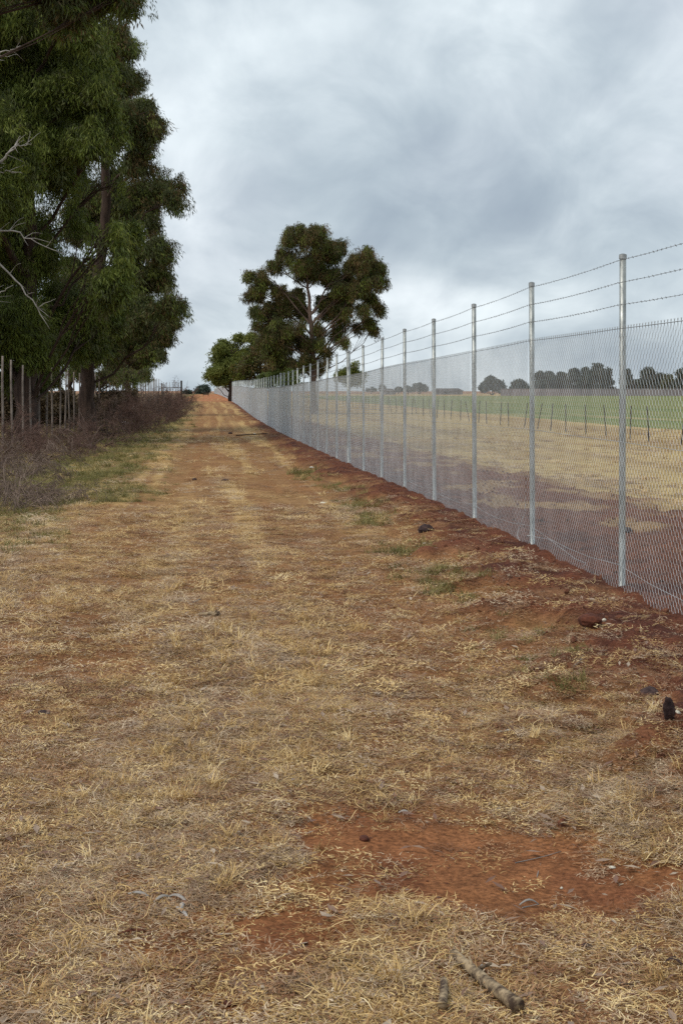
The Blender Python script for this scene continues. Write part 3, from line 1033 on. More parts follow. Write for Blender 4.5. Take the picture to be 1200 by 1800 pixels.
# big gum nearest the camera on the left
LA = [(140, 20, 60), (60, -60, 140), (60, 90, 120), (150, 150, 62), (95, 270, 105), (185, 330, 40), (10, 250, 110), (60, 420, 105),
      (180, 420, 50), (185, 495, 42), (125, 545, 75), (30, 570, 75), (90, 595, 52), (-110, 300, 180), (-110, -60, 190), (-90, 540, 100), (170, 240, 45), (0, -250, 190), (20, 648, 28), (62, 650, 22), (215, 470, 25), (218, 400, 25), (185, 545, 30)]
ta = tree('gum_tree', 'tall dark green gum tree at left with drooping foliage and bleached dead limbs', L3(LA, 52, 1, 3.0, behind=True), trunk_pts([(48, 765), (46, 700), (52, 600), (50, 400), (40, 150), (20, -150)], 52),
          0.5, 'leaf_green', 'gum', 'bark_dark', dens=130, gap=0.42, seed=21, gs=0.8)
# second gum behind and right of it
LB = [(185, 85, 45), (212, 140, 42), (228, 205, 48), (248, 270, 42), (292, 322, 33), (262, 338, 35), (228, 395, 52), (283, 428, 26, .8), (268, 392, 24, .8), (240, 450, 34), (275, 480, 34),
      (296, 528, 30), (245, 545, 40), (175, 575, 50), (150, 500, 65), (150, 350, 80), (130, 200, 80), (120, 60, 60), (205, 50, 25), (270, 210, 22), (312, 345, 20)]
tbb = tree('gum_tree', 'tall gum tree behind the first, its ragged edge against the sky', L3(LB, 66, 2, 3.0), trunk_pts([(158, 745), (150, 690), (160, 600), (185, 400), (180, 200), (180, 90)], 66),
           0.45, 'leaf_dark', 'gum', 'bark_dark', dens=115, gap=0.425, seed=22, gs=0.8)
# a hanging end of a branch enters the frame from a third tree above
LC = [(225, -12, 18), (205, -40, 40), (120, -60, 90), (60, -150, 150), (170, -120, 80)]
tree('gum_tree', 'gum tree at left of which only a hanging branch tip shows at the top edge', L3(LC, 40, 3, 0.5), [P(-330, 800, 40) * 1.0, P(-320, 500, 40), P(-250, 100, 40), P(-60, -150, 40)],
     0.4, 'leaf_dark', 'gum', 'bark_dark', dens=80, gap=0.42, seed=23)
# further gums seen through the lower gaps
LE = [(262, 572, 40), (225, 610, 42), (265, 612, 24), (235, 640, 22), (190, 605, 42), (290, 560, 22), (200, 645, 24), (160, 615, 34), (285, 600, 14), (255, 640, 18), (140, 645, 20)]
tree('gum_tree', 'further gum whose low foliage hangs over the brown hedge, beside the sky gap', L3(LE, 104, 8, 2.5), trunk_pts([(225, 735), (226, 700), (222, 650), (225, 590)], 104),
     0.42, 'leaf_dark', 'gum', 'bark_dark', dens=62, gap=0.39, seed=26, scale=1.2)
LD = [(300 - 170, 640, 16), (100, 650, 22), (180, 655, 16), (205, 655, 14), (60, 640, 26), (230, 655, 14), (255, 650, 10, .7)]
tree('gum_tree', 'low dark tree behind the old posts, under the tall gums', L3(LD, 84, 4, 2.0), trunk_pts([(120, 735), (122, 690), (125, 650)], 84), 0.35, 'leaf_dark', 'gum', 'bark_dark', dens=45, gap=0.45, seed=24)

for i, (px, py, hw, hh, z, lab) in enumerate(((8, 705, 34, 30, 62, 'dark undergrowth bush behind the first old post at the left edge'),
                                             (70, 715, 26, 26, 66, 'brownish undergrowth bush between the two big trunks'),
                                             (105, 712, 30, 30, 72, 'tall brownish undergrowth bush left of the second trunk'),
                                             (150, 716, 28, 26, 78, 'undergrowth bush around the foot of the second gum trunk'),
                                             (190, 708, 26, 26, 84, 'undergrowth bush behind the dense run of old posts'),
                                             (225, 702, 22, 20, 92, 'undergrowth bush under the lowest hanging gum foliage'))):
    tree('undergrowth_bush', lab, L3([(px - hw * .5, py + hh * .3, hh * .6), (px + hw * .5, py + hh * .3, hh * .6), (px, py - hh * .2, hh * .6), (px + hw * .3, py - hh * .6, hh * .4), (px - hw * .4, py - hh * .4, hh * .45), (px, py + hh * .7, hh * .6)], z, 70 + i, 1.0),
         trunk_pts([(px, 760), (px + 2, py + 10), (px, py - hh * .5)], z), 0.07, 'leaf_under', 'bush', 'bark_dark', dens=46, gap=0.36, seed=80 + i, group='undergrowth behind the old posts', cat='bush')

# dead limbs on the near gum
r_ = np.random.default_rng(4)


def dead(path, z, rb, ntw=6):
    dl = Tubes()
    pts = np.array([np.array(P(x, y, z)) for x, y in path]) - np.array(ta.location)
    f = np.stack([np.interp(np.linspace(0, 1, 14), np.linspace(0, 1, len(pts)), pts[:, i]) for i in range(3)], 1)
    f[1:] += r_.normal(0, 0.03, (13, 3))
    rb *= 0.72
    dl.tube(f, np.linspace(rb, rb * 0.25, 14), 6)
    for i in range(ntw):
        s_ = f[r_.integers(3, 12)]
        e_ = s_ + np.array([r_.uniform(0.1, 0.7), r_.uniform(-0.5, 0.5), r_.uniform(-0.35, 0.5)])
        dl.tube(polyline(s_, e_, 0.3, r_, 5), np.linspace(rb * 0.3, 0.004, 5), 4)
    dl.build('dead_limb', M['deadwood'], ta)


dead([(-60, 330), (0, 285), (25, 258), (35, 238)], 47.6, 0.07)
dead([(0, 285), (30, 256), (60, 254)], 47.6, 0.05, 3)
dead([(-60, 395), (0, 405), (30, 408), (60, 425), (110, 448)], 47.4, 0.055, 9)
dead([(-30, 420), (0, 462), (30, 495), (55, 525), (70, 545), (85, 580)], 47.4, 0.055, 9)
dead([(-40, 310), (0, 302), (30, 304)], 47.6, 0.045, 3)
dead([(-40, 530), (0, 520), (20, 500)], 47.4, 0.04, 4)
dead([(-40, 100), (0, 95), (40, 80)], 46.6, 0.05, 5)

# lone gum beyond the new fence
LM = [(600, 520, 17), (590, 548, 17), (575, 525, 15), (612, 562, 13), (648, 560, 10), (530, 542, 15), (525, 567, 15), (650, 520, 13), (515, 520, 22), (545, 470, 22), (610, 490, 20), (625, 505, 18), (480, 545, 20), (470, 590, 20), (560, 575, 14), (612, 525, 14), (553, 415, 28), (508, 414, 21), (497, 440, 19), (580, 437, 28), (483, 463, 13), (527, 455, 24), (573, 477, 25), (632, 460, 30), (658, 463, 22), (640, 495, 18),
      (453, 487, 23), (445, 510, 16), (485, 505, 14), (450, 543, 12), (458, 568, 12), (497, 537, 24), (498, 572, 28), (517, 592, 24), (488, 610, 30), (583, 537, 23), (620, 547, 15),
      (628, 572, 10), (668, 540, 12), (657, 576, 8), (592, 583, 18), (573, 612, 22), (535, 628, 16), (605, 597, 10), (530, 405, 18), (665, 490, 12), (600, 500, 14), (545, 600, 14), (640, 540, 10), (560, 640, 12), (515, 640, 12)]
tree('gum_tree', 'lone spreading gum tree with bronze-green crown and forked trunk beyond the new fence', L3(LM, 108, 5, 1.2), trunk_pts([(552, 674), (550, 640), (549, 600), (545, 550), (541, 505), (537, 465)], 108),
     0.27, 'leaf_brown', 'gum', 'bark_pale', dens=60, gap=0.38, seed=35, gs=0.55, scale=1.1, shell=0.6)
# its neighbours further along
LN = [(383, 628, 15), (400, 612, 17), (418, 598, 13), (440, 594, 13), (374, 652, 10), (395, 650, 22), (420, 635, 26), (410, 668, 14), (385, 668, 10), (367, 660, 6, .8), (386, 612, 8), (440, 620, 22), (392, 600, 5, .6)]
tree('gum_tree', 'green rounded tree standing at the far left end of the fence row', L3(LN, 185, 6, 2.0), trunk_pts([(404, 694), (405, 670), (405, 640), (408, 615)], 185),
     0.3, 'leaf_bush', 'bush', 'bark_dark', dens=30, gap=0.33, seed=32, scale=1.9, gs=0.35, shell=0.6)
LO = [(455, 625, 24), (475, 610, 18), (450, 650, 24), (480, 645, 22), (430, 648, 20), (500, 640, 18), (465, 600, 12), (440, 665, 12)]
tree('gum_tree', 'brownish-green bushy tree between the green tree and the lone gum', L3(LO, 150, 7, 2.0), trunk_pts([(458, 700), (458, 670), (458, 640), (458, 615)], 150),
     0.3, 'leaf_brown', 'bush', 'bark_dark', dens=36, gap=0.36, seed=33, scale=1.6, gs=0.4, shell=0.6)
for i, (px, py, pr, z, lab) in enumerate(((462, 668, 12, 112, 'bright green sapling behind the fence, leftmost under the bushy tree'),
                                         (480, 662, 12, 108, 'bright green sapling behind the fence, between two others'),
                                         (508, 664, 12, 104, 'bright green sapling behind the fence, nearest the lone gum trunk'))):
    tree('sapling', lab, L3([(px, py, pr), (px - 8, py + 6, pr * .8), (px + 9, py + 5, pr * .8), (px + 3, py - 8, pr * .6)], z, 10 + i, 0.4), trunk_pts([(px, 700), (px, 680), (px + 1, 660)], z), 0.07,
         'leaf_bright', 'bush', 'bark_dark', dens=45, gap=0.38, seed=40 + i, scale=1.0, gs=0.9, group='saplings behind the fence under the gum', cat='sapling')
tree('small_tree', 'small green tree seen over the fence right of the lone gum', L3([(608, 655, 12), (620, 650, 10), (630, 658, 9), (598, 660, 9), (622, 640, 6), (612, 668, 9), (628, 668, 9)], 135, 12, 0.4), trunk_pts([(614, 694), (614, 680), (615, 655)], 135), 0.12,
     'leaf_bush', 'bush', 'bark_dark', dens=34, gap=0.38, seed=47, scale=1.3)

# distant trees along the far side of the paddock
FAR = [(865, 675, 27, 15, 520, 'far', 'broad low dome-shaped tree left of the second fence post'),
       (912, 677, 17, 12, 560, 'far', 'small round tree just left of the second fence post'),
       (949, 668, 11, 20, 480, 'far', 'narrow tree just right of the second fence post'),
       (965, 666, 11, 18, 500, 'far', 'slim upright tree, first of the gapped row right of the second post'),
       (985, 667, 11, 17, 505, 'far', 'rounded tree in the gapped row, with sky gaps on both sides'),
       (1007, 662, 13, 19, 490, 'far', 'square-topped tree next to the tallest distant tree'),
       (1030, 662, 14, 20, 485, 'far', 'left shoulder of the tallest clump on the skyline'),
       (1048, 655, 15, 22, 480, 'far', 'tallest pointed tree on the distant skyline'),
       (1068, 662, 13, 20, 488, 'far', 'tree on the right flank of the tallest clump, before the first post'),
       (1102, 664, 11, 20, 470, 'far', 'dark upright tree immediately right of the first fence post'),
       (1118, 676, 8, 10, 475, 'far', 'low bush in the gap right of the dark upright tree'),
       (1137, 662, 15, 20, 465, 'far', 'broad bushy tree with a rounded twin top near the right edge'),
       (1158, 668, 11, 15, 468, 'far', 'smaller dark tree beside the olive one near the right edge'),
       (1174, 670, 11, 14, 455, 'olive', 'olive-yellow tree on the skyline near the right edge'),
       (1199, 664, 14, 21, 450, 'far', 'dark tree cut by the right edge of the picture'),
       (737, 680, 18, 7, 640, 'far', 'low dark clump of trees between the fourth and fifth posts'),
       (717, 683, 8, 5, 650, 'far', 'tiny dark bush left of the low clump'),
       (700, 684, 7, 4, 650, 'far', 'tiny dark bush right of the dark-roofed shed'),
       (652, 684, 11, 3, 660, 'far', 'long low bush on the horizon left of the dark-roofed shed'),
       (672, 681, 4, 5, 650, 'far', 'small bush close against the dark-roofed shed')]
for i, (px, py, hw, hh, z, mk, lab) in enumerate(FAR):
    r = random.Random(100 + i)
    lob = []
    for q in range(6):
        ax = r.uniform(-0.55, 0.55) * hw; ay = r.uniform(-0.5, 0.55) * hh
        lob.append((px + ax, py + ay, min(hw, hh) * r.uniform(0.32, 0.5)))
    lob.append((px, py, min(hw, hh) * 0.6))
    for q in (-0.6, 0, 0.6): lob.append((px + q * hw, 686 - min(hw, hh) * 0.3, min(hw, hh) * 0.42))
    for q in (-0.55, 0.55): lob.append((px + q * hw, py + 0.45 * hh, min(hw, hh) * 0.55))
    lob.append((px + r.uniform(-.2, .2) * hw, py - 0.5 * hh, min(hw, hh) * 0.5))
    tree('distant_tree', lab, L3(lob, z, i, 2.0), trunk_pts([(px, 695), (px, 690), (px + 0.5, py + 2)], z), 0.3,
         'leaf_far' if mk == 'far' else 'leaf_far_yellow', 'far', 'bark_dark', dens=11, gap=0.30, seed=200 + i, scale=1.3, gs=0.2, group='distant trees across the paddock', twigs=False, shell=0.6)
# shrubs on the crest, far centre
for i, (px, py, hw, hh, lab) in enumerate(((330, 689, 7, 3.5, 'low grey-green shrub on the skyline beside the dark gate post'),
                                          (349, 687, 5, 4, 'small shrub in the middle of the three at the end of the track'),
                                          (358, 683, 7, 7, 'largest shrub on the skyline at the end of the track'))):
    tree('distant_shrub', lab, L3([(px - hw * .5, py + 1, hh), (px + hw * .5, py + 1, hh), (px, py, hh)], 520, 60 + i, 2), trunk_pts([(px, 690), (px, 688), (px, py)], 520), 0.12,
         'leaf_far', 'far', 'bark_dark', dens=9, gap=0.25, seed=300 + i, scale=1.4, gs=0.3, group='shrubs where the track ends', twigs=False, cat='shrub')


# ------------------------------------------------------------------ buildings and wall on the horizon
def far_wall(name, label, cat, px0, px1, z0, z1, h, matw, matc, group=None):
    a, b = P(px0, 690, z0), P(px1, 690, z1)
    a.z = gz(a.x, a.y); b.z = gz(b.x, b.y)
    root = obj(name, None, loc=a); tag(root, label, cat, group)
    L = (b - a).length; root.rotation_euler = (0, 0, math.atan2(b.y - a.y, b.x - a.x))
    n = int(L / 6)
    for i in range(n):
        t = Tubes(); t.box((i * 6 + 0.12, -0.1, -0.5), (i * 6 + 5.88, 0.1, h)); t.build('panel', matw, root, smooth=False)
        t = Tubes(); t.box((i * 6 - 0.12, -0.18, -0.5), (i * 6 + 0.12, 0.18, h + 0.1)); t.build('pier', matc, root, smooth=False)
    t = Tubes(); t.box((0, -0.16, h + 0.003), (n * 6 - 0.15, 0.16, h + 0.09)); t.build('coping', matc, root, smooth=False)
    return root


far_wall('boundary_wall', 'long low grey-mauve wall in front of the distant trees', 'wall', 880, 1290, 438, 410, 2.1, M['wall'], M['wall'])


def shed(px, z, w, h, d, label, roofh):
    p = P(px, 690, z); p.z = gz(p.x, p.y)
    root = obj('shed', None, loc=p, rot=(0, 0, 0.1)); tag(root, label, 'shed')
    t = Tubes(); t.box((-w / 2, -d / 2, -0.3), (w / 2, d / 2, h)); t.build('wall', M['wall'], root, smooth=False)
    V = [(-w / 2 - .4, -d / 2 - .4, h), (w / 2 + .4, -d / 2 - .4, h), (w / 2 + .4, d / 2 + .4, h), (-w / 2 - .4, d / 2 + .4, h), (-w / 2 + 1, 0, h + roofh), (w / 2 - 1, 0, h + roofh)]
    V = V + [(x_, y_, z_ - 0.12) for x_, y_, z_ in V[:4]]
    Fq = [(0, 1, 5, 4), (2, 3, 4, 5), (1, 2, 5, 5), (3, 0, 4, 4), (6, 7, 1, 0), (7, 8, 2, 1), (8, 9, 3, 2), (9, 6, 0, 3), (9, 8, 7, 6)]
    me = bpy.data.meshes.new('roof')
    me.from_pydata(V, [], [tuple(dict.fromkeys(f)) for f in Fq]); me.materials.append(M['roofm'])
    obj('roof', me, root)
    t = Tubes(); t.box((-w * .2, -d / 2 - .05, -0.2), (w * .05, -d / 2 - .005, h * .8)); t.build('door', M['roofm'], root, smooth=False)


shed(683, 600, 4.2, 1.5, 5, 'small shed with a dark roof on the horizon behind the fifth bay of the fence', 0.9)
shed(786, 600, 11, 1.6, 6, 'long low brown-roofed shed on the horizon left of the third post', 0.9)

# ------------------------------------------------------------------ dropper fence in the paddock
ff = obj('dropper_fence', None, loc=(14.3, 40, 0)); tag(ff, 'old stock fence of thin leaning rusty droppers along the edge of the green crop', 'fence')
t = Tubes(); t.tube([(0, 0, -0.2), (0.004, 0, 0.5), (0, 0, 1.15)], 0.022, 5); pk = t.mesh('picket', M['rust'])
r = random.Random(3); tops = []
for i in range(44):
    y = 36 + 2.85 * i + r.uniform(-0.2, 0.2)
    x = 14.3 + r.uniform(-0.08, 0.08)
    z = gz(x, y)
    obj('picket', pk, ff, (x - 14.3, y - 40, z), (r.gauss(0, 0.05), -0.06 + r.gauss(0, 0.05), r.uniform(0, 3)))
    tops.append((x - 14.3, y - 40, z))
for h in (0.35, 0.7, 1.05):
    t = Tubes(); t.tube([(a_, b_, c_ + h) for a_, b_, c_ in tops], 0.0025, 3, cap=False); t.build('wire', M['rust'], ff)

# ------------------------------------------------------------------ old post fence on the left
of = obj('old_post_fence', None, loc=(-6.0, 44, 0)); tag(of, 'old fence of tall thin weathered posts standing under the gums on the left', 'fence')
t = Tubes(); t.tube([(0, 0, -0.2), (0.01, 0, 1.0), (0, 0.01, 2.0), (0, 0, 2.72)], [0.036, 0.035, 0.033, 0.031], 7); op = t.mesh('post', M['oldpost'])
r = random.Random(8); tops = []
for i in range(-3, 46):
    y = 44.5 + 2.45 * i + r.uniform(-0.15, 0.15)
    x = -6.0 + r.uniform(-0.05, 0.05) + 0.012 * max(0, y - 80)
    z = gz(x, y)
    o = obj('post', op, of, (x + 6, y - 44, z - 0.03), (r.gauss(0, 0.012), r.gauss(0, 0.012), r.uniform(0, 6)))
    o.scale = (1, 1, r.uniform(0.96, 1.02))
    tops.append((x + 6, y - 44, z))
for h in (0.9, 1.7, 2.5):
    t = Tubes(); t.tube([(a_, b_, c_ + h) for a_, b_, c_ in tops], 0.003, 3, cap=False); t.build('wire', M['rust'], of)
# gate at the far end of the hedge
p = P(319, 700, 150); p.z = gz(p.x, p.y)
gt = obj('field_gate', None, loc=p); tag(gt, 'barred gate with one thick dark post at the far end of the brown hedge', 'gate')
t = Tubes(); t.box((-0.09, -0.09, -0.2), (0.09, 0.09, 2.45)); t.build('gate_post', M['rust'], gt, smooth=False)
t = Tubes(); t.box((-2.0, -0.09, -0.2), (-1.87, 0.09, 2.2)); t.build('gate_post', M['oldpost'], gt, smooth=False)
for q in range(6):
    t = Tubes(); t.tube([(-1.75 + 0.29 * q, 0, 0.3), (-1.75 + 0.29 * q, 0, 2.3)], 0.022, 5); t.build('bar', M['oldpost'], gt)
for h in (0.35, 1.75):
    t = Tubes(); t.tube([(-1.87, 0.03, h), (-0.09, 0.03, h)], 0.03, 5); t.build('rail', M['oldpost'], gt)


# ------------------------------------------------------------------ bare shrubs
def shrub_mesh(seed, h, spread, stems, mat, levels=4, thick=0.012, droop=0.15):
    r = np.random.default_rng(seed)
    main, tw = Tubes(), Tubes()

    def grow_(p, d, L, rad, lev):
        n = 4
        pts = [p]
        for i in range(n):
            d = d + r.normal(0, 0.16, 3) + np.array([0, 0, -droop * 0.15 * (4 - lev)])
            d /= np.linalg.norm(d)
            pts.append(pts[-1] + d * L / n)
        (main if lev >= levels - 1 else tw).tube(pts, np.linspace(rad, rad * 0.55, n + 1), 4 if lev >= levels - 1 else 3, cap=False)
        if lev == 0: return
        k = r.integers(3, 5) if lev > 1 else r.integers(3, 6)
        for i in range(k):
            s_ = pts[r.integers(1, n + 1)]
            nd = d + r.normal(0, 0.62, 3); nd /= np.linalg.norm(nd)
            grow_(s_, nd, L * r.uniform(0.5, 0.8), max(rad * 0.5, 0.0042), lev - 1)
    for i in range(stems):
        a = r.uniform(0, 6.28)
        d = np.array([math.cos(a) * spread, math.sin(a) * spread, 1.0]); d /= np.linalg.norm(d)
        grow_(np.array([math.cos(a) * 0.12, math.sin(a) * 0.12, -0.05]), d, h * r.uniform(0.32, 0.5), thick, levels)
    return main.mesh('stems', mat), tw.mesh('twigs', mat)


SH = [shrub_mesh(1, 2.0, 0.9, 9, M['twig'], 4, 0.016), shrub_mesh(2, 2.0, 0.8, 9, M['twig2'], 4, 0.016), shrub_mesh(3, 2.0, 1.1, 9, M['twig'], 4, 0.014),
      shrub_mesh(4, 1.9, 1.3, 12, M['deadtwig'], 4, 0.015, 0.5)]


def shrub(label, px, py, z, h, wide, var, rz=0.0, group='bare brown shrubs along the left verge'):
    p = P(px, py, z) if z else PG(px, py)
    p.z = gz(p.x, p.y)
    o = obj('bare_shrub', None, loc=p, rot=(0, 0, rz)); tag(o, label, 'shrub', group)
    a, b = SH[var]
    h *= 1.12
    o.scale = (h / 1.9 * wide, h / 1.9 * wide, h / 1.9)
    obj('stems', a, o); obj('twigs', b, o)
    return o


SHR = [(12, 905, 19.5, 1.15, 0.95, 3, 'nearest bare shrub at the left edge, with pale arching twigs'),
       (75, 885, 21.0, 0.75, 1.3, 3, 'low sprawling twiggy shrub right of the nearest one'),
       (-40, 860, 23, 1.35, 1.0, 1, 'grey leafless shrub cut off by the left edge'),
       (30, 820, 28, 1.25, 1.1, 3, 'twiggy shrub behind the nearest one at the left edge'),
       (-10, 800, 33, 1.5, 1.2, 2, 'dark tangled shrub at the left edge under the old posts'),
       (75, 795, 35, 0.95, 1.7, 0, 'low wide tangle of brown twigs at the foot of the old posts'),
       (140, 788, 38, 0.95, 1.4, 2, 'rounded purplish brush heap ending in a fallen log'),
       (100, 775, 41, 1.2, 1.4, 2, 'brush heap behind the low wide tangle'),
       (35, 775, 42, 1.2, 1.4, 0, 'brown brush between two old posts at far left'),
       (175, 765, 46, 1.3, 1.2, 0, 'brown shrub just beyond the fallen log'),
       (135, 755, 52, 1.3, 1.4, 1, 'grey-brown shrub against the middle of the old posts'),
       (195, 755, 54, 1.7, 1.0, 2, 'dark shrub to the left of the white plastic scrap'),
       (225, 748, 60, 2.2, 0.85, 0, 'tall brown shrub standing over the white plastic scrap'),
       (250, 744, 64, 2.3, 0.8, 2, 'tall reddish shrub, second in the hedge'),
       (205, 740, 68, 2.2, 1.0, 1, 'tall greyish shrub at the back of the hedge start'),
       (268, 741, 70, 2.4, 0.7, 1, 'pale grey-brown shrub in the middle of the hedge'),
       (285, 733, 80, 2.5, 0.8, 0, 'dense brown shrub past the middle of the hedge'),
       (255, 730, 84, 2.6, 1.0, 2, 'dark shrub at the back of the hedge middle'),
       (300, 730, 90, 2.6, 0.75, 2, 'purple-brown shrub near the far end of the hedge'),
       (280, 725, 100, 2.6, 1.0, 1, 'hedge shrub behind the purple-brown one'),
       (312, 727, 98, 2.2, 0.7, 0, 'last full shrub before the hedge steps down'),
       (308, 718, 115, 2.4, 0.9, 2, 'far hedge shrub below the barred gate'),
       (230, 725, 96, 2.5, 1.2, 0, 'hedge shrub under the lowest gum foliage'),
       (318, 715, 128, 1.9, 0.8, 1, 'small hedge shrub at the foot of the dark gate post'),
       (330, 706, 160, 1.6, 0.8, 2, 'isolated low shrub beyond the gate, left side of the track')]
for i, (px, py, z, h, wd, v, lab) in enumerate(SHR):
    shrub(lab, px, py, z, h, wd, v, i * 1.3)

# ------------------------------------------------------------------ single things on the ground


def blob_mesh(name, mat, seed, sx, sy, sz, rough=0.35, sub=3):
    import bmesh
    bm = bmesh.new(); bmesh.ops.create_icosphere(bm, subdivisions=sub, radius=1)
    co = np.array([v.co[:] for v in bm.verts])
    k = 1 + rough * (n3d(co + seed * 3.1, 1.3, seed) - 0.5) * 2 + rough * 0.4 * (n3d(co + seed, 4.0, seed) - 0.5) * 2
    for v, q in zip(bm.verts, k):
        v.co = Vector((v.co.x * sx * q, v.co.y * sy * q, v.co.z * sz * q))
    me = bpy.data.meshes.new(name); bm.to_mesh(me); bm.free(); me.materials.append(mat)
    me.polygons.foreach_set('use_smooth', [False] * len(me.polygons))
    return me


def clod(label, px, py, s, mat, seed, name='clod', cat='clod', flat=0.6, lift=0.3, group=None):
    p = PG(px, py)
    o = obj(name, blob_mesh(name, mat, seed, s, s * 0.8, s * flat), loc=p + Vector((0, 0, s * flat * lift)), rot=(0, 0, seed))
    return tag(o, label, cat, group)


clod('large dark brown clod at the grass side of the dug strip, beyond the second post', 748, 937, 0.075, M['clod_dark'], 3, flat=0.8)
clod('dark hollow-looking clod on the spoil at right', 1140, 1222, 0.055, M['clod_dark'], 4, flat=0.5)
clod('low red-brown clod below the first fence post', 1040, 1098, 0.085, M['clod'], 5, flat=0.5)
clod('small dark clod in the left wheel mark', 330, 1313, 0.018, M['clod_dark'], 6)
clod('small maroon clod in the lower left grass', 405, 1772, 0.020, M['clod'], 7, flat=0.4)
clod('red clod on the left rim of the orange bare patch', 640, 1477, 0.022, M['clod'], 8, flat=0.5)
clod('rounded dark clod at far left of the mown grass', 78, 1257, 0.030, M['clod_dark'], 9, flat=0.4)
clod('dark clod at left, low in the picture', 205, 1508, 0.014, M['clod_dark'], 10)
clod('small dark clod on the track by the left verge, nearer one', 342, 845, 0.05, M['clod_dark'], 11)
clod('small flat dark clod on the middle of the track, right of its twin', 396, 846, 0.07, M['clod_dark'], 12, flat=0.4)
clod('dark clod at the foot of the mesh, right of the second post', 1100, 935, 0.06, M['clod_dark'], 13)
clod('black fragment on the track far ahead', 405, 763, 0.10, M['clod_dark'], 14)
clod('dark clod nearest the dug strip in the right foreground', 883, 1270, 0.02, M['clod_dark'], 15)
clod('bright white pebble beside the dark bark chunk at right', 1190, 1256, 0.014, M['pebble'], 16, 'pebble', 'pebble', 0.8)
clod('small pale pebble on the spoil near the low red-brown clod', 1061, 1094, 0.015, M['pebble'], 17, 'pebble', 'pebble', 0.8)
clod('pale pebble at the right side of the orange patch', 1075, 1531, 0.012, M['pebble'], 18, 'pebble', 'pebble', 0.4)
clod('smaller pale pebble at the top right of the orange patch', 1054, 1481, 0.008, M['pebble'], 19, 'pebble', 'pebble', 0.6)
clod('tiny pale pebble in the middle of the orange patch', 986, 1562, 0.006, M['pebble'], 20, 'pebble', 'pebble', 0.7)
clod('pale pebble in the grass left of centre', 293, 1222, 0.013, M['pebble'], 21, 'pebble', 'pebble', 0.7)
clod('white pebble high on the track right of centre', 547, 823, 0.05, M['pebble'], 22, 'pebble', 'pebble', 0.5)
clod('white fragment lying between the track and the far fence', 447, 765, 0.09, M['pebble'], 23, 'pebble', 'pebble', 0.6)
clod('pale flat stone on the track level with the third post', 568, 885, 0.055, M['pebble'], 24, 'pebble', 'pebble', 0.25)

p = PG(221, 748)
o = obj('plastic_scrap', blob_mesh('plastic_scrap', M['plastic'], 31, 0.17, 0.12, 0.10, 0.9), loc=p + Vector((0.1, -2.2, 0.16)))
tag(o, 'crumpled white plastic scrap caught under the brown shrubs', 'litter')


def stick(name, label, a, b, r0, r1, lift=0.0, mat='stick', knots=0, cat='stick', lift2=None, seed=0, sides=10):
    pa, pb = PG(*a), PG(*b)
    pa.z += r0 * 0.8 + lift; pb.z += r1 * 0.8 + (lift if lift2 is None else lift2)
    r = np.random.default_rng(seed + 77)
    root = obj(name, None, loc=pa); tag(root, label, cat)
    d = np.array(pb - pa); n = 12
    t = np.linspace(0, 1, n)[:, None]
    pts = d * t + r.normal(0, 1, 3) * np.array([1, 1, .2]) * 0.022 * np.linalg.norm(d) * np.sin(t * 3.1)
    rad = np.linspace(r0, r1, n) * (1 + r.normal(0, 0.03, n))
    tb = Tubes(); tb.tube(pts, rad, sides)
    tb.build('wood', M[mat], root)
    for q in range(knots):
        s_ = pts[r.integers(3, 9)]
        e_ = s_ + np.array([r.uniform(-.05, .05), r.uniform(-0.03, 0.03), 0.015 + r0])
        k = Tubes(); k.tube([s_, (s_ + e_) / 2, e_], [r0 * 0.5, r0 * 0.4, r0 * 0.3], 6); k.build('knot', M[mat], root)
    return root


stick('fallen_branch', 'thick pale broken branch lying in the straw at the bottom edge', (797, 1694), (910, 1790), 0.012, 0.018, knots=2, cat='branch', seed=1, lift=0.012)
stick('broken_stick', 'short stub of wood beside the thick broken branch', (779, 1737), (776, 1790), 0.0095, 0.012, knots=0, seed=2, lift=0.012)
stick('wood_chip', 'split chip with a white edge behind the thick broken branch', (828, 1732), (846, 1708), 0.010, 0.006, cat='wood chip', seed=3, lift=0.004, mat='stick')
stick('wood_splinter', 'white splinter leaning on the split wood chip', (836, 1726), (847, 1709), 0.003, 0.003, lift=0.012, mat='deadwood', cat='splinter', seed=4, sides=5)
stick('stick', 'short dark-ended stick lying across the track left of centre', (350, 1084), (386, 1083), 0.014, 0.018, knots=1, seed=5)
stick('stick', 'thin straight pale stick just left of the dark-ended one', (259, 1110), (303, 1108), 0.005, 0.003, mat='deadwood', seed=6, sides=6)
stick('stick', 'thin pale twig above the dark-ended stick', (336, 1065), (352, 1055), 0.004, 0.003, mat='deadwood', seed=7, sides=5)
stick('stick', 'pale curved stick on the spoil near the first post', (1008, 1175), (1024, 1154), 0.006, 0.005, mat='deadwood', seed=8, sides=6)
stick('stick', 'short grey stick in the grass right of centre', (873, 1292), (898, 1288), 0.006, 0.005, mat='deadwood', seed=9, sides=6)
stick('stick', 'long dark stick across the track far ahead', (415, 767), (470, 764), 0.03, 0.02, seed=10, mat='bark_dark', sides=6)
stick('stick', 'pale twig in the middle of the lower left straw', (780, 1653), (776, 1666), 0.003, 0.003, mat='deadwood', seed=11, sides=5)
stick('stick', 'white curved twig at the top of the lower right straw', (790, 1699), (812, 1686), 0.003, 0.002, mat='deadwood', seed=12, sides=5)
stick('root', 'thin pale root lying across the orange patch, upper one', (905, 1520), (985, 1502), 0.0018, 0.001, mat='deadwood', cat='root', seed=13, sides=5)
stick('root', 'thin pale root running down the middle of the orange patch', (943, 1545), (950, 1520), 0.0018, 0.001, mat='deadwood', cat='root', seed=14, sides=5)
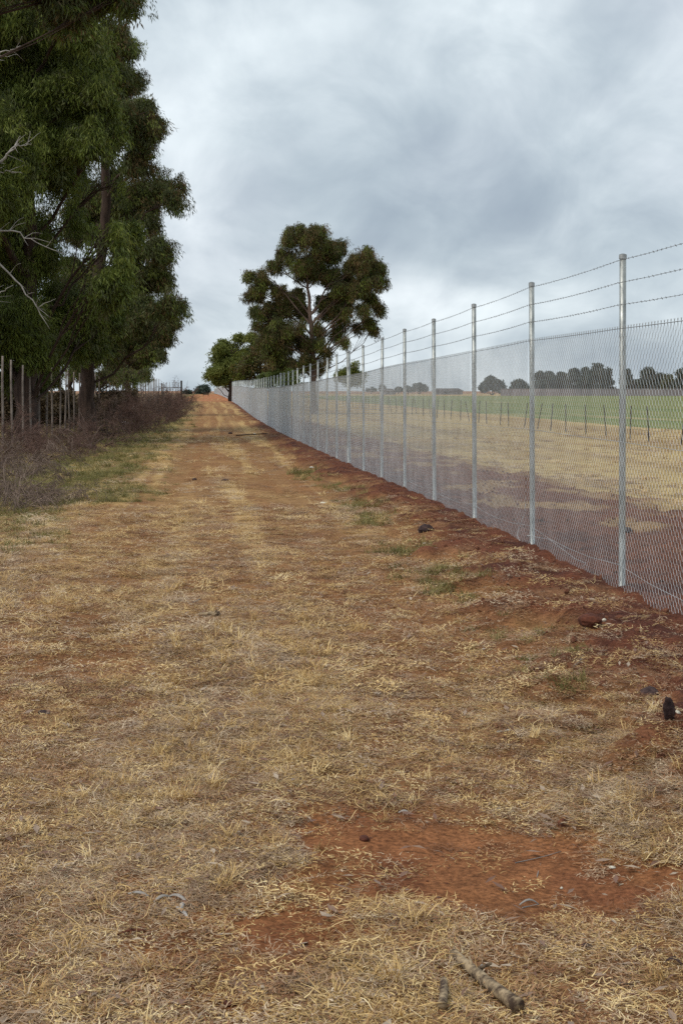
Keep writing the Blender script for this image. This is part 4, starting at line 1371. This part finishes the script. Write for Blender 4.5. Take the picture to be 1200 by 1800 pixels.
stick('root', 'pale twig lying in the lower part of the orange patch', (918, 1597), (946, 1594), 0.0025, 0.0018, mat='deadwood', cat='root', seed=15, sides=5)
stick('fallen_log', 'short dark fallen log at the end of the brush heap', (120, 788), (166, 791), 0.09, 0.08, mat='bark_dark', cat='log', seed=16)
p = PG(1176, 1266)
tag(obj('bark_chunk', blob_mesh('bark_chunk', M['clod_dark'], 61, 0.022, 0.016, 0.048, 0.7), loc=p + Vector((0, 0, 0.03)), rot=(0.2, -0.35, 0.4)), 'upright dark bark chunk at the right edge of the spoil', 'bark')

# forked bare branches that rise from the fallen log
tb = Tubes(); p0 = PG(160, 790); r_ = np.random.default_rng(12)
for (ex, ey) in ((-0.4, 1.0), (0.35, 0.9), (-0.9, 0.8), (0.5, 0.45)):
    e_ = np.array([ex, 0.2, ey * 0.8]); q = polyline((0, 0, 0.05), e_, 0.4, r_, 6); tb.tube(q, np.linspace(0.025, 0.008, 6), 5)
    for k in range(4):
        s_ = q[r_.integers(2, 6)]; tb.tube(polyline(s_, s_ + r_.normal(0, 0.22, 3) + np.array([0, 0, 0.12]), 0.3, r_, 4), np.linspace(0.008, 0.003, 4), 4)
tag(tb.build('dead_branch', M['twig2'], loc=p0), 'forked bare branch rising from the end of the fallen log', 'branch')


def strip(name, label, pts, w, mat, cat, seed):
    """curled strips of bark or a leaf, with thickness"""
    r = np.random.default_rng(seed)
    base = PG(*pts[0])
    root = obj(name, None, loc=base); tag(root, label, cat)
    for j, (a, b) in enumerate(zip(pts[::2], pts[1::2])):
        A, B = np.array(PG(*a) - base), np.array(PG(*b) - base)
        n = 7; t = np.linspace(0, 1, n)
        c = A * (1 - t[:, None]) + B * t[:, None]
        c[:, 2] += 0.008 + 0.012 * np.sin(t * math.pi) * r.uniform(0.5, 1.4)
        d = (B - A) / np.linalg.norm(B - A); s = np.array([-d[1], d[0], 0.25]); ww = w * np.sin(np.clip(t, 0.06, 0.94) * math.pi) ** 0.6 / 2
        top1, top2 = c + s * ww[:, None], c - s * ww[:, None]
        mid = c + np.array([0, 0, 0.003]); V = np.concatenate([top1, mid, top2, top1 - [0, 0, .0015], mid - [0, 0, .0015], top2 - [0, 0, .0015]])
        F = []
        for i in range(n - 1):
            for k in range(2):
                F.append([k * n + i, k * n + i + 1, (k + 1) * n + i + 1, (k + 1) * n + i])
                F.append([(3 + k) * n + i, (4 + k) * n + i, (4 + k) * n + i + 1, (3 + k) * n + i + 1])
            F.append([i, 3 * n + i, 3 * n + i + 1, i + 1]); F.append([2 * n + i, 2 * n + i + 1, 5 * n + i + 1, 5 * n + i])
        obj('strip', mesh_np('strip', V, np.array(F), M[mat], True), root)


strip('bark_strips', 'grey curled strips of bark in the straw at lower left', [(270, 1592), (300, 1586), (295, 1584), (330, 1594), (308, 1602), (332, 1620), (318, 1612), (324, 1598), (226, 1578), (262, 1586)], 0.012, 'deadwood', 'bark', 1)
strip('bark_strip', 'reddish strip of bark below the grey curled strips', [(205, 1652), (258, 1642)], 0.010, 'clod', 'bark', 2)
strip('dead_leaf', 'purple-brown dead leaf in the straw below the orange patch', [(1014, 1672), (1041, 1670)], 0.014, 'clod_dark', 'leaf', 3)
strip('dead_leaf', 'pale dead leaf on the orange patch, right of its centre', [(912, 1598), (946, 1596)], 0.008, 'deadwood', 'leaf', 4)
strip('dead_leaf', 'curled dark leaf at the right edge above the lower straw', [(1168, 1697), (1198, 1700)], 0.014, 'clod_dark', 'leaf', 5)
strip('dead_leaf', 'pale fallen leaf above the left end of the orange patch', [(700, 1433), (722, 1436)], 0.009, 'deadwood', 'leaf', 6)

# loose leaves and chips, too many to count
LV, LF, LS = [], [], []
X, Y, Z = frustum_points(2600, 3.0, 14, p=0.6)
ok = X < 2.7
rot = rng.uniform(0, 6.28, len(X)); ln = rng.uniform(0.008, 0.034, len(X)); sh = rng.uniform(0, 1, len(X)) ** 1.6
for x, y, g_, a, L, s_ in zip(X[ok], Y[ok], ground(X[ok], Y[ok]), rot[ok], ln[ok], sh[ok]):
    w = L * random.uniform(0.18, 0.4); dx, dy = math.cos(a), math.sin(a)
    z = g_ + (random.uniform(0.012, 0.026) if random.random() < .9 else 0.005)
    b = len(LV); q = random.uniform(-0.3, 0.3)
    LV += [(x - dx * L, y - dy * L, z - q * L), (x - dy * w, y + dx * w, z + 0.003), (x + dx * L, y + dy * L, z + q * L), (x + dy * w, y - dx * w, z + random.uniform(-.003, .005))]
    LF.append((b, b + 1, b + 2, b + 3)); LS += [s_] * 4
o = obj('fallen_leaves', mesh_np('fallen_leaves', LV, np.array(LF), M['litter'], False, {'shade': ('FLOAT', LS)}))
tag(o, 'scattered fallen gum leaves and pale wood chips on the grass', 'leaves', kind='stuff')
# loose crumbs of soil on the spoil and the bare patch
cr = []
for i in range(3):
    cr.append(bpy.data.objects.new(f"crumb_{i}", blob_mesh('crumb', M['crumb'], 50 + i, 1, 1, 0.7, 0.5, 1)))
crumb_coll = hidden_collection("crumb_sources", cr)
X, Y, Z = frustum_points(26000, 3.3, 30, p=0.2)
w_ = np.maximum(m_soil(X, Y), m_orange(X, Y) * 0.35)
ok = (rng.uniform(0, 1, len(X)) < w_) & (X < 6)
X, Y = X[ok], Y[ok]; k = len(X)
s = rng.uniform(0, 1, k) ** 6 * 0.024 + 0.003
s = np.where(m_orange(X, Y) > 0.3, s * 0.25, s)
o = scatter('soil_crumbs', np.stack([X, Y, ground(X, Y)], 1), rng.uniform(0, 6, (k, 3)), s, rng.integers(0, 3, k), crumb_coll)
tag(o, 'loose red soil crumbs along the dug strip and bare patch', 'soil', kind='stuff')

# small barrier at the crest
p = P(362, 697, 300); p.z = gz(p.x, p.y)
b_ = obj('barrier', None, loc=p); tag(b_, 'tiny dark two-rail barrier standing at the crest of the track', 'barrier')
for x in (-0.5, 0.5):
    t = Tubes(); t.box((x - .05, -.05, -.1), (x + .05, .05, 0.85)); t.build('post', M['rust'], b_, smooth=False)
for h in (0.3, 0.7):
    t = Tubes(); t.box((-0.6, -.08, h), (0.6, -.052, h + 0.14)); t.build('rail', M['rust'], b_, smooth=False)
